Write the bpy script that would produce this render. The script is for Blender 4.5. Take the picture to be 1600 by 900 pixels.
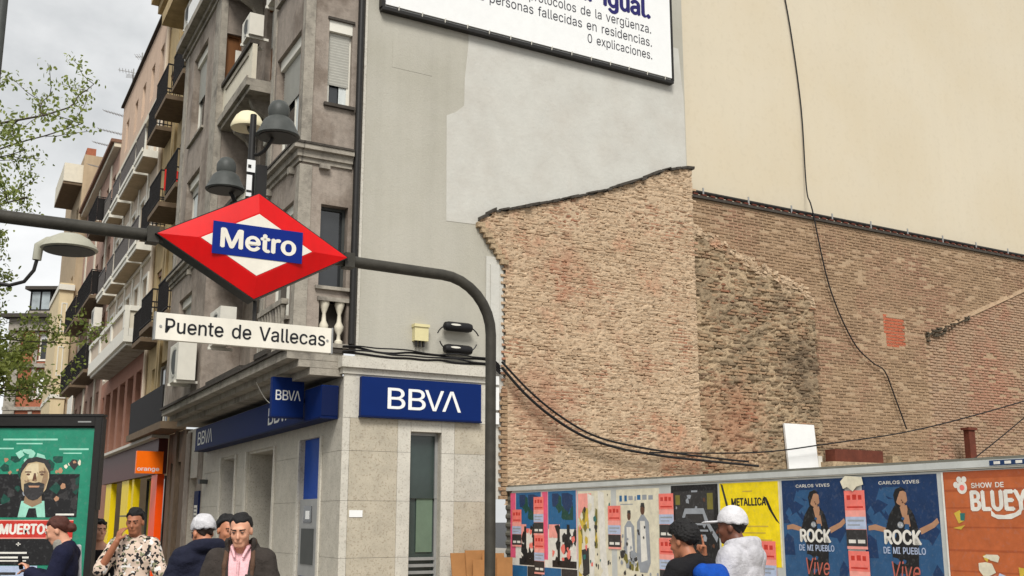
import bpy, bmesh, math, random
import numpy as np
from mathutils import Vector, Matrix
for o in list(bpy.data.objects): bpy.data.objects.remove(o)
SC = bpy.context.scene
COL = SC.collection
random.seed(7); RNG = np.random.RandomState(7)
R = math.radians

# ------------------------------------------------------------ camera, sky, sun, exposure
cam_d = bpy.data.cameras.new('camera'); cam = bpy.data.objects.new('camera', cam_d); COL.objects.link(cam)
cam.location = (0, 0, 1.65); cam.rotation_euler = (R(90 + 12.021), 0, 0)
cam_d.sensor_width = 36; cam_d.lens = 38.25; cam_d.clip_start = .05; cam_d.clip_end = 2000
SC.camera = cam
SUN_AZ, SUN_EL = 177.0, 45.0          # compass-like azimuth, clockwise from +Y
wd = bpy.data.worlds.new('World'); SC.world = wd; wd.use_nodes = True
nt = wd.node_tree; nt.nodes.clear()
def wn(t, **k):
    n = nt.nodes.new(t)
    for a, b in k.items(): setattr(n, a, b)
    return n
wo = wn('ShaderNodeOutputWorld'); bg = wn('ShaderNodeBackground'); sky = wn('ShaderNodeTexSky')
sky.sky_type = 'NISHITA'; sky.sun_disc = False; sky.sun_elevation = R(SUN_EL); sky.sun_rotation = R(SUN_AZ)
hs = wn('ShaderNodeHueSaturation'); hs.inputs['Saturation'].default_value = .25
tc = wn('ShaderNodeTexCoord'); mp = wn('ShaderNodeMapping'); mp.inputs['Scale'].default_value = (1, 1, 2.2)
n1 = wn('ShaderNodeTexNoise'); n1.inputs['Scale'].default_value = 2.3; n1.inputs['Detail'].default_value = 7; n1.inputs['Roughness'].default_value = .55
n1.inputs['Distortion'].default_value = .35
cr = wn('ShaderNodeValToRGB')
cr.color_ramp.elements[0].position = .32; cr.color_ramp.elements[0].color = (2.35, 2.45, 2.5, 1)
cr.color_ramp.elements[1].position = .66; cr.color_ramp.elements[1].color = (5.3, 5.3, 5.25, 1)
mx = wn('ShaderNodeMix', data_type='RGBA'); mx.inputs[0].default_value = .88
nt.links.new(tc.outputs['Generated'], mp.inputs['Vector']); nt.links.new(mp.outputs['Vector'], n1.inputs['Vector'])
nt.links.new(n1.outputs['Fac'], cr.inputs['Fac']); nt.links.new(sky.outputs['Color'], hs.inputs['Color'])
nt.links.new(hs.outputs['Color'], mx.inputs[6]); nt.links.new(cr.outputs['Color'], mx.inputs[7])
nt.links.new(mx.outputs[2], bg.inputs['Color']); bg.inputs['Strength'].default_value = .088
nt.links.new(bg.outputs['Background'], wo.inputs['Surface'])
sl = bpy.data.lights.new('sun', 'SUN'); sl.energy = 1.5; sl.angle = R(22); sl.color = (1, .975, .925)
so = bpy.data.objects.new('sun', sl); COL.objects.link(so)
az, el = R(SUN_AZ), R(SUN_EL)
to_sun = Vector((math.sin(az) * math.cos(el), math.cos(az) * math.cos(el), math.sin(el)))
so.rotation_euler = to_sun.to_track_quat('Z', 'Y').to_euler(); so.location = to_sun * 60
vs = SC.view_settings; vs.view_transform = 'Standard'; vs.look = 'None'; vs.gamma = 1; vs.exposure = 1.24
SC.render.engine = 'CYCLES'
SC.render.resolution_x = 1024; SC.render.resolution_y = 576

# ------------------------------------------------------------ site frame: u along the end wall, v along the street
ORG = Vector((-2.625, 18.0, 0)); E1 = Vector((.858065, .513541, 0)); E2 = Vector((-.457098, .889416, 0))
def W(u, v, z): return ORG + E1 * u + E2 * v + Vector((0, 0, z))
def street(u0):  return lambda a, z, d: W(u0 + d, a, z)      # a = v, d = into the house
def endf(v0):    return lambda a, z, d: W(a, v0 + d, z)      # a = u, d = into the house
def fencef(u0, v0): return lambda a, z, d: W(u0 + d, v0 - a, z)   # a grows towards the camera

# ------------------------------------------------------------ materials
MATS = {}
def srgb(r, g, b):
    f = lambda c: (c / 255) / 12.92 if c / 255 <= .04045 else ((c / 255 + .055) / 1.055) ** 2.4
    return (f(r), f(g), f(b))
def mat(name, col, rough=.8, var=.12, scale=6, bump=0, bscale=40, metal=0, col2=None, c2scale=1.2, c2lo=.5, c2hi=.62, streak=0, stretch=(1, 1, 1), spec=.3, speck=0, speckscale=120, speckcol=(.03, .03, .03), trans=0, alpha=1, attr=None, coat=0, grain=0, gcol=None, gscale=13, glo=.53):
    m = bpy.data.materials.new(name); m.use_nodes = True; N = m.node_tree.nodes; L = m.node_tree.links
    p = N['Principled BSDF']; p.inputs['Roughness'].default_value = rough; p.inputs['Metallic'].default_value = metal
    p.inputs['Specular IOR Level'].default_value = spec
    if coat: p.inputs['Coat Weight'].default_value = coat
    g = N.new('ShaderNodeNewGeometry'); mp = N.new('ShaderNodeMapping'); mp.inputs['Scale'].default_value = stretch
    L.new(g.outputs['Position'], mp.inputs['Vector'])
    def noise(sc, det=5, rgh=.6, vec=None):
        n = N.new('ShaderNodeTexNoise'); n.inputs['Scale'].default_value = sc; n.inputs['Detail'].default_value = det; n.inputs['Roughness'].default_value = rgh
        L.new((vec or mp).outputs['Vector'], n.inputs['Vector']); return n
    def ramp(src, lo, hi, a=0., b=1.):
        r = N.new('ShaderNodeMapRange'); r.inputs[1].default_value = lo; r.inputs[2].default_value = hi; r.inputs[3].default_value = a; r.inputs[4].default_value = b
        L.new(src, r.inputs[0]); return r.outputs[0]
    def mixc(f, a, b, mode='MIX'):
        x = N.new('ShaderNodeMix'); x.data_type = 'RGBA'; x.blend_type = mode
        if isinstance(f, float): x.inputs[0].default_value = f
        else: L.new(f, x.inputs[0])
        for s, i in ((a, 6), (b, 7)):
            if isinstance(s, tuple): x.inputs[i].default_value = (*s[:3], 1)
            else: L.new(s, x.inputs[i])
        return x.outputs[2]
    c = tuple(col)
    if col2 is not None: c = mixc(ramp(noise(c2scale, 6, .65).outputs['Fac'], c2lo, c2hi), c, tuple(col2))
    if attr:
        an = N.new('ShaderNodeAttribute'); an.attribute_name = attr
        c = mixc(an.outputs['Fac'], c, tuple(x * .42 for x in col) if col2 is None else tuple(col2))
    if var:
        v = ramp(noise(scale).outputs['Fac'], .25, .75, 1 - var, 1 + var)
        cb = N.new('ShaderNodeCombineColor'); [L.new(v, cb.inputs[i]) for i in range(3)]
        c = mixc(1.0, c, cb.outputs[0], 'MULTIPLY')
    if streak:
        m2 = N.new('ShaderNodeMapping'); m2.inputs['Scale'].default_value = (2.2, 2.2, .12); L.new(g.outputs['Position'], m2.inputs['Vector'])
        v = ramp(noise(1.6, 4, .6, m2).outputs['Fac'], .35, .7, 1.0 + streak * .3, 1 - streak)
        cb = N.new('ShaderNodeCombineColor'); [L.new(v, cb.inputs[i]) for i in range(3)]
        c = mixc(1.0, c, cb.outputs[0], 'MULTIPLY')
    if speck:
        f = ramp(noise(speckscale, 2, .5).outputs['Fac'], .56, .66, 0, speck)
        c = mixc(f, c, speckcol)
    if grain:
        m3 = N.new('ShaderNodeMapping'); m3.inputs['Scale'].default_value = (1, 1, 3.0); L.new(g.outputs['Position'], m3.inputs['Vector'])
        f = ramp(noise(gscale, 5, .7, m3).outputs['Fac'], glo, glo + .12, 0, grain)  # dark flecks in the colour only; on mortar they imitate shaded pits
        c = mixc(f, c, tuple(gcol or [x * .35 for x in col]))
    if isinstance(c, tuple): p.inputs['Base Color'].default_value = (*c[:3], 1)
    else: L.new(c, p.inputs['Base Color'])
    if bump:
        b = N.new('ShaderNodeBump'); b.inputs['Strength'].default_value = bump; b.inputs['Distance'].default_value = .02
        L.new(noise(bscale, 6, .65).outputs['Fac'], b.inputs['Height']); L.new(b.outputs['Normal'], p.inputs['Normal'])
    if trans: p.inputs['Transmission Weight'].default_value = trans
    MATS[name] = m; return m
def M(n): return MATS[n]
def flat(name, rgb, rough=.6, var=.04, **k): return mat(name, srgb(*rgb) if max(rgb) > 1 else rgb, rough, var, **k)

# ------------------------------------------------------------ mesh helpers
def wloc(o):
    v = Vector((0, 0, 0))
    while o: v += Vector(o.location); o = o.parent
    return v
def props(o, label=None, cat=None, group=None, kind=None):
    if label: o['label'] = label
    if cat: o['category'] = cat
    if group: o['group'] = group
    if kind: o['kind'] = kind
    return o
def thing(name, label, cat, loc, group=None):
    o = bpy.data.objects.new(name, None); COL.objects.link(o); o.location = loc; o.empty_display_size = .2
    return props(o, label, cat, group)
class MB:
    def __init__(s): s.v = []; s.f = []; s.mi = []; s.cur = 0
    def quad(s, *p):
        i = len(s.v); s.v += [tuple(q) for q in p]; s.f.append(tuple(range(i, i + len(p)))); s.mi.append(s.cur)
    def hexa(s, c):          # c: 8 corners, bottom ring then top ring
        i = len(s.v); s.v += [tuple(q) for q in c]
        for f in ((0, 3, 2, 1), (4, 5, 6, 7), (0, 1, 5, 4), (1, 2, 6, 5), (2, 3, 7, 6), (3, 0, 4, 7)):
            s.f.append(tuple(i + k for k in f)); s.mi.append(s.cur)
    def box(s, fr, a0, a1, z0, z1, d0, d1):
        s.hexa([fr(a0, z0, d0), fr(a1, z0, d0), fr(a1, z0, d1), fr(a0, z0, d1), fr(a0, z1, d0), fr(a1, z1, d0), fr(a1, z1, d1), fr(a0, z1, d1)])
    def tube(s, pts, rad, n=8, cap=True):
        pts = [Vector(p) for p in pts]; k = len(pts)
        if not hasattr(rad, '__len__'): rad = [rad] * k
        i0 = len(s.v); up = None
        for i, p in enumerate(pts):
            t = (pts[min(i + 1, k - 1)] - pts[max(i - 1, 0)]).normalized()
            if up is None: up = Vector((0, 0, 1)) if abs(t.z) < .9 else Vector((1, 0, 0))
            x = t.cross(up).normalized(); y = x.cross(t).normalized(); up = y
            for j in range(n):
                a = 2 * math.pi * j / n; s.v.append(tuple(p + (x * math.cos(a) + y * math.sin(a)) * rad[i]))
        for i in range(k - 1):
            for j in range(n):
                a = i0 + i * n + j; b = i0 + i * n + (j + 1) % n
                s.f.append((a, b, b + n, a + n)); s.mi.append(s.cur)
        if cap:
            s.f.append(tuple(i0 + j for j in range(n))[::-1]); s.mi.append(s.cur)
            s.f.append(tuple(i0 + (k - 1) * n + j for j in range(n))); s.mi.append(s.cur)
    def lathe(s, base, prof, n=16, axis=None):
        base = Vector(base); q = (axis or Vector((0, 0, 1))).to_track_quat('Z', 'Y'); i0 = len(s.v); k = len(prof)
        for r, z in prof:
            for j in range(n):
                a = 2 * math.pi * j / n; s.v.append(tuple(base + q @ Vector((r * math.cos(a), r * math.sin(a), z))))
        for i in range(k - 1):
            for j in range(n):
                a = i0 + i * n + j; b = i0 + i * n + (j + 1) % n
                s.f.append((a, b, b + n, a + n)); s.mi.append(s.cur)
        s.f.append(tuple(i0 + j for j in range(n))[::-1]); s.mi.append(s.cur)
        s.f.append(tuple(i0 + (k - 1) * n + j for j in range(n))); s.mi.append(s.cur)
    def prism(s, fr, poly, d0, d1):   # poly in (a,z)
        n = len(poly); i = len(s.v)
        s.v += [tuple(fr(a, z, d0)) for a, z in poly] + [tuple(fr(a, z, d1)) for a, z in poly]
        s.f.append(tuple(range(i, i + n))); s.f.append(tuple(range(i + n, i + 2 * n))[::-1]); s.mi += [s.cur] * 2
        for j in range(n):
            k = (j + 1) % n; s.f.append((i + j, i + k, i + n + k, i + n + j)[::-1]); s.mi.append(s.cur)
    def wall(s, fr, a0, a1, z0, z1, t, ops=(), reveal=None):
        """outer skin with real openings (a0,a1,z0,z1) and reveals t deep"""
        A = sorted({a0, a1, *[x for o in ops for x in o[:2]]}); Zs = sorted({z0, z1, *[x for o in ops for x in o[2:4]]})
        A = [a for a in A if a0 <= a <= a1]; Zs = [z for z in Zs if z0 <= z <= z1]
        for i in range(len(A) - 1):
            for j in range(len(Zs) - 1):
                ca, cz = (A[i] + A[i + 1]) / 2, (Zs[j] + Zs[j + 1]) / 2
                if any(o[0] < ca < o[1] and o[2] < cz < o[3] for o in ops): continue
                s.quad(fr(A[i], Zs[j], 0), fr(A[i + 1], Zs[j], 0), fr(A[i + 1], Zs[j + 1], 0), fr(A[i], Zs[j + 1], 0))
        for o in ops:
            x0, x1, y0, y1 = o[:4]
            s.quad(fr(x0, y0, 0), fr(x0, y0, t), fr(x0, y1, t), fr(x0, y1, 0)); s.quad(fr(x1, y0, 0), fr(x1, y0, t), fr(x1, y1, t), fr(x1, y1, 0))
            s.quad(fr(x0, y0, 0), fr(x1, y0, 0), fr(x1, y0, t), fr(x0, y0, t)); s.quad(fr(x0, y1, 0), fr(x1, y1, 0), fr(x1, y1, t), fr(x0, y1, t))
    def build(s, name, m, parent=None, smooth=False, kind=None, label=None, loc=None, fix=True):
        me = bpy.data.meshes.new(name); off = wloc(parent) if parent else Vector(loc or (0, 0, 0))
        me.from_pydata([(x - off.x, y - off.y, z - off.z) for x, y, z in s.v], [], s.f)
        ms = m if isinstance(m, (list, tuple)) else [m]
        for x in ms: me.materials.append(M(x) if isinstance(x, str) else x)
        if len(ms) > 1: me.polygons.foreach_set('material_index', s.mi)
        if fix and len(s.f) < 30000:
            bm = bmesh.new(); bm.from_mesh(me); bmesh.ops.remove_doubles(bm, verts=bm.verts, dist=1e-5); bmesh.ops.recalc_face_normals(bm, faces=bm.faces); bm.to_mesh(me); bm.free()
        if smooth:
            me.polygons.foreach_set('use_smooth', [True] * len(me.polygons)); 
            try: me.set_sharp_from_angle(angle=R(40))
            except Exception: pass
        o = bpy.data.objects.new(name, me); COL.objects.link(o)
        if parent: o.parent = parent
        else: o.location = off
        props(o, label=label, kind=kind); return o
def part(name, m, parent, fr, *boxes, join=False, **k):
    o = None; b = MB()
    for x in boxes:
        if not join: b = MB()
        b.box(fr, *x)
        if not join: q = b.build(name, m, parent, **k); o = o or q
    return b.build(name, m, parent, **k) if join else o
def tubepart(name, m, parent, pts, rad, n=8, **k):
    b = MB(); b.tube(pts, rad, n); return b.build(name, m, parent, smooth=True, **k)
def copy_tree(o, parent=None):
    c = o.copy(); COL.objects.link(c); c.parent = parent
    for ch in [x for x in o.children]: copy_tree(ch, c)
    return c
TXT = {}
import json
# letter outlines of a plain grotesque face: advance, closed outlines (x,y pairs, 1/500 em)
GLYPH = json.loads(r'''{".":[94,[[48,-2,39,-1,31,4,26,12,25,20,26,29,31,37,39,42,48,43,56,42,64,37,69,29,71,20,69,12,64,4,56,-1]]],"0":[227,[[113,-3,87,0,65,12,47,31,34,57,27,89,24,127,27,165,35,197,48,223,65,242,87,254,113,258,139,254,161,242,179,223,192,197,200,165,203,127,200,89,192,57,179,31,162,12,140,0],[113,25,131,28,145,37,157,52,165,72,170,97,172,127,170,157,165,182,157,203,145,218,131,227,113,230,96,227,82,218,70,203,62,182,56,157,55,127,56,97,62,72,70,52,82,37,96,28]]],"1":[227,[[38,0,38,27,195,27,195,0],[138,254,138,0,106,0,106,224,105,224,43,179,43,213,99,254]]],"2":[227,[[32,0,32,24,117,114,141,141,155,163,160,186,159,198,154,209,146,218,137,224,112,230,98,228,86,224,77,216,69,207,65,195,64,181,33,181,35,202,43,221,55,237,72,248,91,255,112,258,134,255,153,248,169,237,181,223,188,205,191,186,185,159,168,129,133,90,76,30,76,28,195,28,195,0]]],"7":[227,[[48,0,162,224,162,226,31,226,31,254,195,254,195,224,82,0]]],"9":[227,[[113,258,135,255,155,247,171,234,184,217,192,197,194,173,192,155,186,135,158,84,100,0,65,0,151,124,154,124,144,111,128,101,109,97,87,100,69,107,53,119,41,134,34,154,32,176,34,198,42,218,55,235,71,247,91,255],[113,230,99,228,87,223,77,215,69,204,64,191,63,176,64,161,69,148,77,137,87,129,99,123,113,122,127,123,139,129,149,137,157,147,162,160,164,175,162,190,157,204,150,215,139,223,127,228]]],"A":[240,[[8,0,101,254,138,254,231,0,198,0,144,151,132,186,116,239,123,239,106,185,95,151,43,0],[55,71,55,99,185,99,185,71]]],"B":[228,[[30,0,30,254,121,254,145,252,164,245,180,235,190,221,197,205,199,187,198,172,193,160,178,143,157,133,157,131,170,129,182,123,192,114,201,102,207,86,209,68,207,50,200,33,189,20,172,9,151,2,123,0],[62,29,122,29,148,31,165,40,175,53,178,68,176,81,171,92,163,102,153,109,140,114,124,115,62,115],[62,143,119,143,144,148,154,155,162,163,166,174,168,186,165,202,156,214,141,223,120,226,62,226]]],"C":[255,[[134,-3,103,1,75,12,52,32,35,58,24,90,20,127,24,165,35,197,52,223,75,242,103,254,134,258,170,252,186,245,201,236,214,224,224,209,232,193,236,174,204,174,195,197,179,214,158,224,134,228,111,225,92,216,75,202,62,182,54,157,52,127,54,97,63,72,75,53,92,38,112,29,134,26,158,30,179,40,195,57,204,80,236,80,232,62,224,45,214,31,201,19,187,9,170,2,153,-2]]],"D":[251,[[30,0,109,0,145,4,175,15,199,34,217,59,227,91,231,128,227,164,217,196,200,221,176,239,147,251,113,254,30,254],[62,29,107,29,136,31,159,40,177,55,189,75,197,99,200,128,197,156,190,180,177,200,160,214,138,223,110,226,62,226]]],"E":[209,[[30,0,30,254,186,254,186,226,62,226,62,143,178,143,178,114,62,114,62,29,188,29,188,0]]],"H":[258,[[30,0,30,254,62,254,62,144,196,144,196,254,228,254,228,0,196,0,196,116,62,116,62,0]]],"I":[150,[[16,0,16,29,59,29,59,226,16,226,16,254,135,254,135,226,91,226,91,29,135,29,135,0]]],"K":[233,[[52,73,52,108,70,131,87,152,106,172,182,254,224,254,116,138,114,138],[30,0,30,254,62,254,62,167,62,112,62,97,62,0],[186,0,94,130,114,155,224,0]]],"L":[196,[[30,0,30,254,62,254,62,29,181,29,181,0]]],"M":[314,[[30,0,30,254,76,254,139,94,144,79,150,61,156,42,161,24,154,24,159,41,165,61,171,79,176,94,238,254,284,254,284,0,252,0,252,145,252,163,253,184,253,207,253,229,256,229,249,205,241,181,234,161,228,145,171,0,143,0,85,145,80,160,72,181,65,204,56,229,59,229,60,208,60,186,61,164,61,145,61,0]]],"O":[267,[[133,-3,103,1,75,12,52,32,35,58,24,90,20,127,24,165,35,197,52,223,75,242,103,254,133,258,164,254,192,242,215,223,232,197,243,165,247,127,243,90,232,58,215,32,192,12,164,1],[133,26,155,29,175,38,191,52,204,72,212,97,215,127,212,157,204,182,191,202,175,216,155,225,133,228,112,225,92,216,75,202,63,182,54,157,52,127,54,97,63,72,75,52,92,38,112,29]]],"P":[222,[[30,0,30,254,118,254,144,252,166,244,183,231,195,215,202,195,204,174,202,152,195,133,183,116,166,104,144,96,118,93,55,93,55,121,116,121,134,123,149,128,159,136,167,147,171,160,172,174,171,188,167,201,159,211,148,219,134,224,116,226,62,226,62,0]]],"R":[224,[[30,0,30,254,118,254,145,252,167,244,183,232,195,217,202,198,205,176,202,154,195,136,183,120,166,109,145,101,118,99,48,99,48,128,117,128,135,129,149,133,160,141,167,150,171,162,173,176,171,190,167,202,159,212,149,220,134,224,116,226,62,226,62,0],[177,0,115,115,151,115,214,0]]],"S":[223,[[112,-4,86,-2,64,5,46,15,32,30,23,48,19,68,52,68,55,55,62,44,71,35,83,29,112,25,128,26,143,30,155,37,165,46,171,57,173,70,171,81,166,89,148,102,122,111,92,120,64,130,43,145,30,163,26,186,29,206,37,224,51,238,69,249,90,256,114,258,137,256,158,249,175,238,189,224,197,208,200,189,169,189,163,206,151,219,134,227,112,229,97,228,84,224,73,218,64,209,59,199,58,188,60,176,65,167,85,154,106,147,132,140,156,132,179,119,197,99,202,85,204,69,201,50,193,32,180,17,162,5,139,-2]]],"T":[224,[[16,226,16,254,208,254,208,226,128,226,128,0,96,0,96,226]]],"U":[259,[[129,-4,101,-1,77,8,57,22,42,40,33,62,30,87,30,254,62,254,62,89,64,72,70,57,80,44,94,34,110,28,129,26,149,28,165,34,179,44,188,57,194,72,196,89,196,254,229,254,229,87,226,62,216,40,201,22,182,8,157,-1]]],"V":[240,[[102,0,8,254,42,254,96,103,108,69,124,15,117,15,133,69,145,103,197,254,231,254,139,0]]],"W":[343,[[78,0,8,254,41,254,82,98,88,73,93,47,98,20,95,20,100,47,106,73,112,98,153,254,190,254,231,98,237,73,243,47,249,20,244,20,249,47,255,73,261,98,302,254,335,254,265,0,228,0,184,161,176,196,168,237,175,237,167,197,159,161,115,0]]],"Y":[236,[[102,0,102,104,8,254,46,254,96,172,111,146,125,115,112,115,126,146,140,172,191,254,228,254,134,104,134,0]]],"a":[195,[[80,-4,63,-3,47,2,34,11,24,22,17,37,15,54,17,69,22,80,29,90,39,97,63,105,89,110,117,113,133,117,136,121,138,127,138,128,133,148,120,161,98,165,75,161,59,150,50,137,20,146,29,161,39,173,52,182,66,188,97,192,119,190,143,180,153,172,161,160,167,145,168,126,168,0,138,0,138,26,136,26,126,12,108,1],[85,23,101,24,114,29,124,37,132,47,136,57,138,69,138,95,130,91,116,88,100,86,88,84,67,79,52,70,47,62,46,52,51,36,65,26]]],"c":[198,[[104,-4,79,-1,58,8,41,23,28,43,20,66,17,94,20,122,28,146,41,165,58,180,79,189,104,192,130,189,153,178,170,161,181,138,151,131,145,145,135,155,121,162,104,165,86,162,73,155,62,144,54,129,50,112,48,94,50,75,54,59,62,44,73,33,86,26,104,23,121,26,135,33,146,44,152,59,181,51,171,28,153,11,130,0]]],"d":[212,[[98,-4,75,-1,56,8,40,23,27,42,20,66,17,94,20,122,27,146,40,166,56,180,75,189,98,192,114,191,126,186,144,173,153,160,155,160,155,254,186,254,186,0,156,0,156,29,153,29,143,16,126,2,114,-3],[102,23,118,26,132,32,142,43,150,58,154,75,156,95,154,114,150,131,142,145,132,156,118,163,102,165,86,163,72,156,62,145,54,131,50,114,48,95,50,75,54,58,62,44,73,33,86,26]]],"e":[202,[[106,-4,80,-1,58,8,41,23,28,42,20,66,17,93,20,121,28,145,40,165,58,180,78,189,103,192,133,187,147,180,160,170,170,157,179,141,184,121,186,97,186,85,37,85,37,110,169,110,155,101,153,119,149,134,141,147,131,157,118,163,103,165,87,163,73,157,62,147,54,135,50,121,48,105,48,89,50,69,55,53,64,40,76,31,90,25,106,23,127,26,143,36,153,53,182,45,177,32,168,20,156,10,141,2,125,-3]]],"f":[127,[[114,190,114,164,3,164,3,190],[40,0,40,216,42,231,48,243,57,252,68,259,94,265,111,263,121,260,114,234,107,236,97,237,85,235,77,230,72,221,71,209,71,0]]],"g":[213,[[103,-75,84,-74,67,-70,41,-55,25,-35,51,-20,61,-33,77,-44,103,-49,124,-46,141,-38,152,-23,156,-3,156,34,153,34,143,21,126,8,114,4,97,2,76,5,56,13,40,27,28,45,20,68,17,96,20,123,27,147,40,166,56,180,76,189,98,192,114,191,127,186,144,173,154,159,157,159,157,190,186,190,186,-4,183,-27,175,-45,162,-59,145,-68,125,-73],[102,30,118,32,132,38,142,47,150,61,155,77,156,96,155,115,150,132,142,146,132,156,119,163,102,165,86,163,73,156,62,145,54,131,50,115,48,96,50,78,54,61,62,48,73,38,86,32]]],"i":[83,[[26,0,26,190,57,190,57,0],[42,221,34,223,27,227,22,234,21,242,22,249,27,256,34,260,42,262,50,260,57,256,62,249,63,242,62,234,57,227,50,223]]],"l":[95,[[70,-1,50,2,37,10,29,24,26,42,26,254,57,254,57,49,60,31,65,27,73,26,80,26,85,27,90,1,81,0]]],"m":[305,[[26,0,26,190,56,190,56,148,54,148,59,162,66,173,86,188,110,193,129,190,144,180,154,166,160,147,156,147,161,160,169,172,190,187,218,193,234,191,249,186,261,177,270,164,276,148,278,128,278,0,248,0,248,127,245,145,236,156,224,163,209,165,197,164,187,160,173,145,168,124,168,0,137,0,137,130,134,144,126,156,115,163,100,165,79,160,70,154,63,145,58,133,57,119,57,0]]],"n":[205,[[57,113,57,0,26,0,26,190,56,190,56,144,51,144,62,166,76,181,94,189,114,192,132,190,147,184,160,174,170,160,176,142,179,120,179,0,148,0,148,118,145,137,136,152,123,161,105,165,92,163,80,159,71,151,63,141,58,129]]],"o":[208,[[104,-4,79,-1,58,8,41,23,28,43,20,66,17,94,20,122,28,146,41,165,58,180,79,189,104,192,128,189,149,180,167,165,180,146,188,122,191,94,188,66,180,43,167,23,149,8,128,-1],[104,23,121,26,135,33,146,44,154,59,158,75,160,94,158,112,154,129,146,144,135,155,121,162,104,165,86,162,73,155,62,144,54,129,50,112,48,94,50,75,54,59,62,44,73,33,86,26]]],"p":[212,[[26,-71,26,190,56,190,56,160,59,160,69,173,86,186,98,191,115,192,137,189,156,180,173,166,185,146,193,122,195,94,193,66,185,42,173,23,157,8,137,-1,115,-4,99,-3,86,2,69,16,59,29,57,29,57,-71],[110,23,126,26,140,33,150,44,158,58,163,75,164,95,163,114,158,131,150,145,140,156,126,163,110,165,94,163,81,156,70,145,62,131,58,114,56,95,58,75,63,58,70,43,81,32,94,26]]],"r":[130,[[26,0,26,190,56,190,56,160,58,160,65,173,76,184,90,190,107,192,115,192,122,192,122,161,115,162,103,163,91,161,80,157,70,151,63,142,58,131,57,118,57,0]]],"s":[182,[[91,-4,72,-3,56,2,42,9,31,19,23,32,18,47,47,53,53,40,62,30,75,25,91,23,108,25,122,31,131,40,134,51,132,60,127,68,118,74,106,78,75,85,52,93,36,104,27,119,23,137,26,152,33,166,43,177,58,185,74,190,94,192,112,191,127,186,140,179,149,170,162,145,134,139,129,149,121,158,110,164,94,166,78,164,65,158,57,150,54,139,56,129,62,122,86,111,115,105,137,97,153,86,162,71,166,53,163,37,156,24,145,12,130,3,112,-2]]],"t":[114,[[102,190,102,164,3,164,3,190],[32,236,63,236,63,49,64,38,68,31,75,26,85,25,93,26,101,27,107,1,96,-1,84,-2,62,1,46,11,36,26,32,46]]],"u":[205,[[91,-3,73,-1,57,5,44,15,35,29,28,47,26,69,26,190,57,190,57,72,60,52,68,37,82,28,100,25,113,27,125,31,134,38,142,48,146,61,148,76,148,190,179,190,179,0,149,0,149,46,154,46,143,23,129,8,111,0]]],"v":[195,[[81,0,9,190,42,190,83,78,93,43,103,10,92,10,101,43,112,78,152,190,186,190,113,0]]],"x":[189,[[10,0,86,109,86,86,14,190,50,190,74,153,90,127,104,103,88,103,101,127,117,153,141,190,176,190,104,84,104,107,179,0,143,0,115,43,100,68,86,91,102,91,89,68,74,43,46,0]]],"z":[190,[[21,0,21,23,127,160,127,161,24,161,24,190,166,190,166,165,63,30,63,28,169,28,169,0]]],"ü":[205,[[91,-3,73,-1,57,5,44,15,35,29,28,47,26,69,26,190,57,190,57,72,60,52,68,37,82,28,100,25,113,27,125,31,134,38,142,48,146,61,148,76,148,190,179,190,179,0,149,0,149,46,154,46,143,23,129,8,111,0],[138,221,131,223,124,227,120,234,118,242,120,249,124,256,131,260,138,262,146,260,153,256,157,249,159,242,157,234,153,227,146,223],[67,221,59,223,52,227,48,234,46,242,48,249,52,256,59,260,67,262,74,260,81,256,85,249,87,242,85,234,81,227,74,223]]]}''')
def glyphs(body, bold=0.):
    key = (body, bold)
    if key not in TXT:
        cu = bpy.data.curves.new('lettering', 'CURVE'); cu.dimensions = '2D'; cu.fill_mode = 'BOTH'; x = 0
        for ch in body:
            if ch == ' ': x += 140; continue
            ad, sps = GLYPH[ch]
            for p in sps:
                n = len(p) // 2; sp = cu.splines.new('POLY'); sp.points.add(n - 1); sp.use_cyclic_u = True
                sp.points.foreach_set('co', [c for i in range(n) for c in ((p[2 * i] + x) / 500, p[2 * i + 1] / 500, 0, 1)])
            x += ad
        ob = bpy.data.objects.new('lettering_tmp', cu); COL.objects.link(ob)
        dg = bpy.context.evaluated_depsgraph_get(); me = bpy.data.meshes.new_from_object(ob.evaluated_get(dg))
        v = np.array([q.co[:] for q in me.vertices]); f = [tuple(q.vertices) for q in me.polygons]
        bpy.data.objects.remove(ob); bpy.data.curves.remove(cu); bpy.data.meshes.remove(me)
        TXT[key] = (v, f)
    return TXT[key]
def add_text(b, fr, body, a0, a1, z0, z1, d, bold=0., flip=False, shear=0.):
    v, f = glyphs(body); lo = v.min(0); hi = v.max(0); hgt = z1 - z0; w = bold * hgt * 2.2; sh = [(0, 0)] if not bold else [(-w, 0), (w, 0), (0, w * .7), (0, -w * .7), (0, 0)]
    sg = 1 if a1 > a0 else -1
    for n, (dx, dz) in enumerate(sh):
        i = len(b.v)
        for x, y, _ in v:
            s, t = (x - lo[0]) / (hi[0] - lo[0]), (y - lo[1]) / (hi[1] - lo[1])
            if flip: t = 1 - t
            b.v.append(tuple(fr(a0 + w * sg + (a1 - a0 - 2 * w * sg) * s + dx + shear * t, z0 + w * .7 + (hgt - 1.4 * w) * t + dz, d - n * 5e-5)))
        for q in f: b.f.append(tuple(i + k for k in q)); b.mi.append(b.cur)
def text(parent, m, fr, body, a0, a1, z0, z1, d, bold=0., name='lettering', **k):
    b = MB(); add_text(b, fr, body, a0, a1, z0, z1, d, bold, **k); return b.build(name, m, parent, fix=False)
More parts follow.
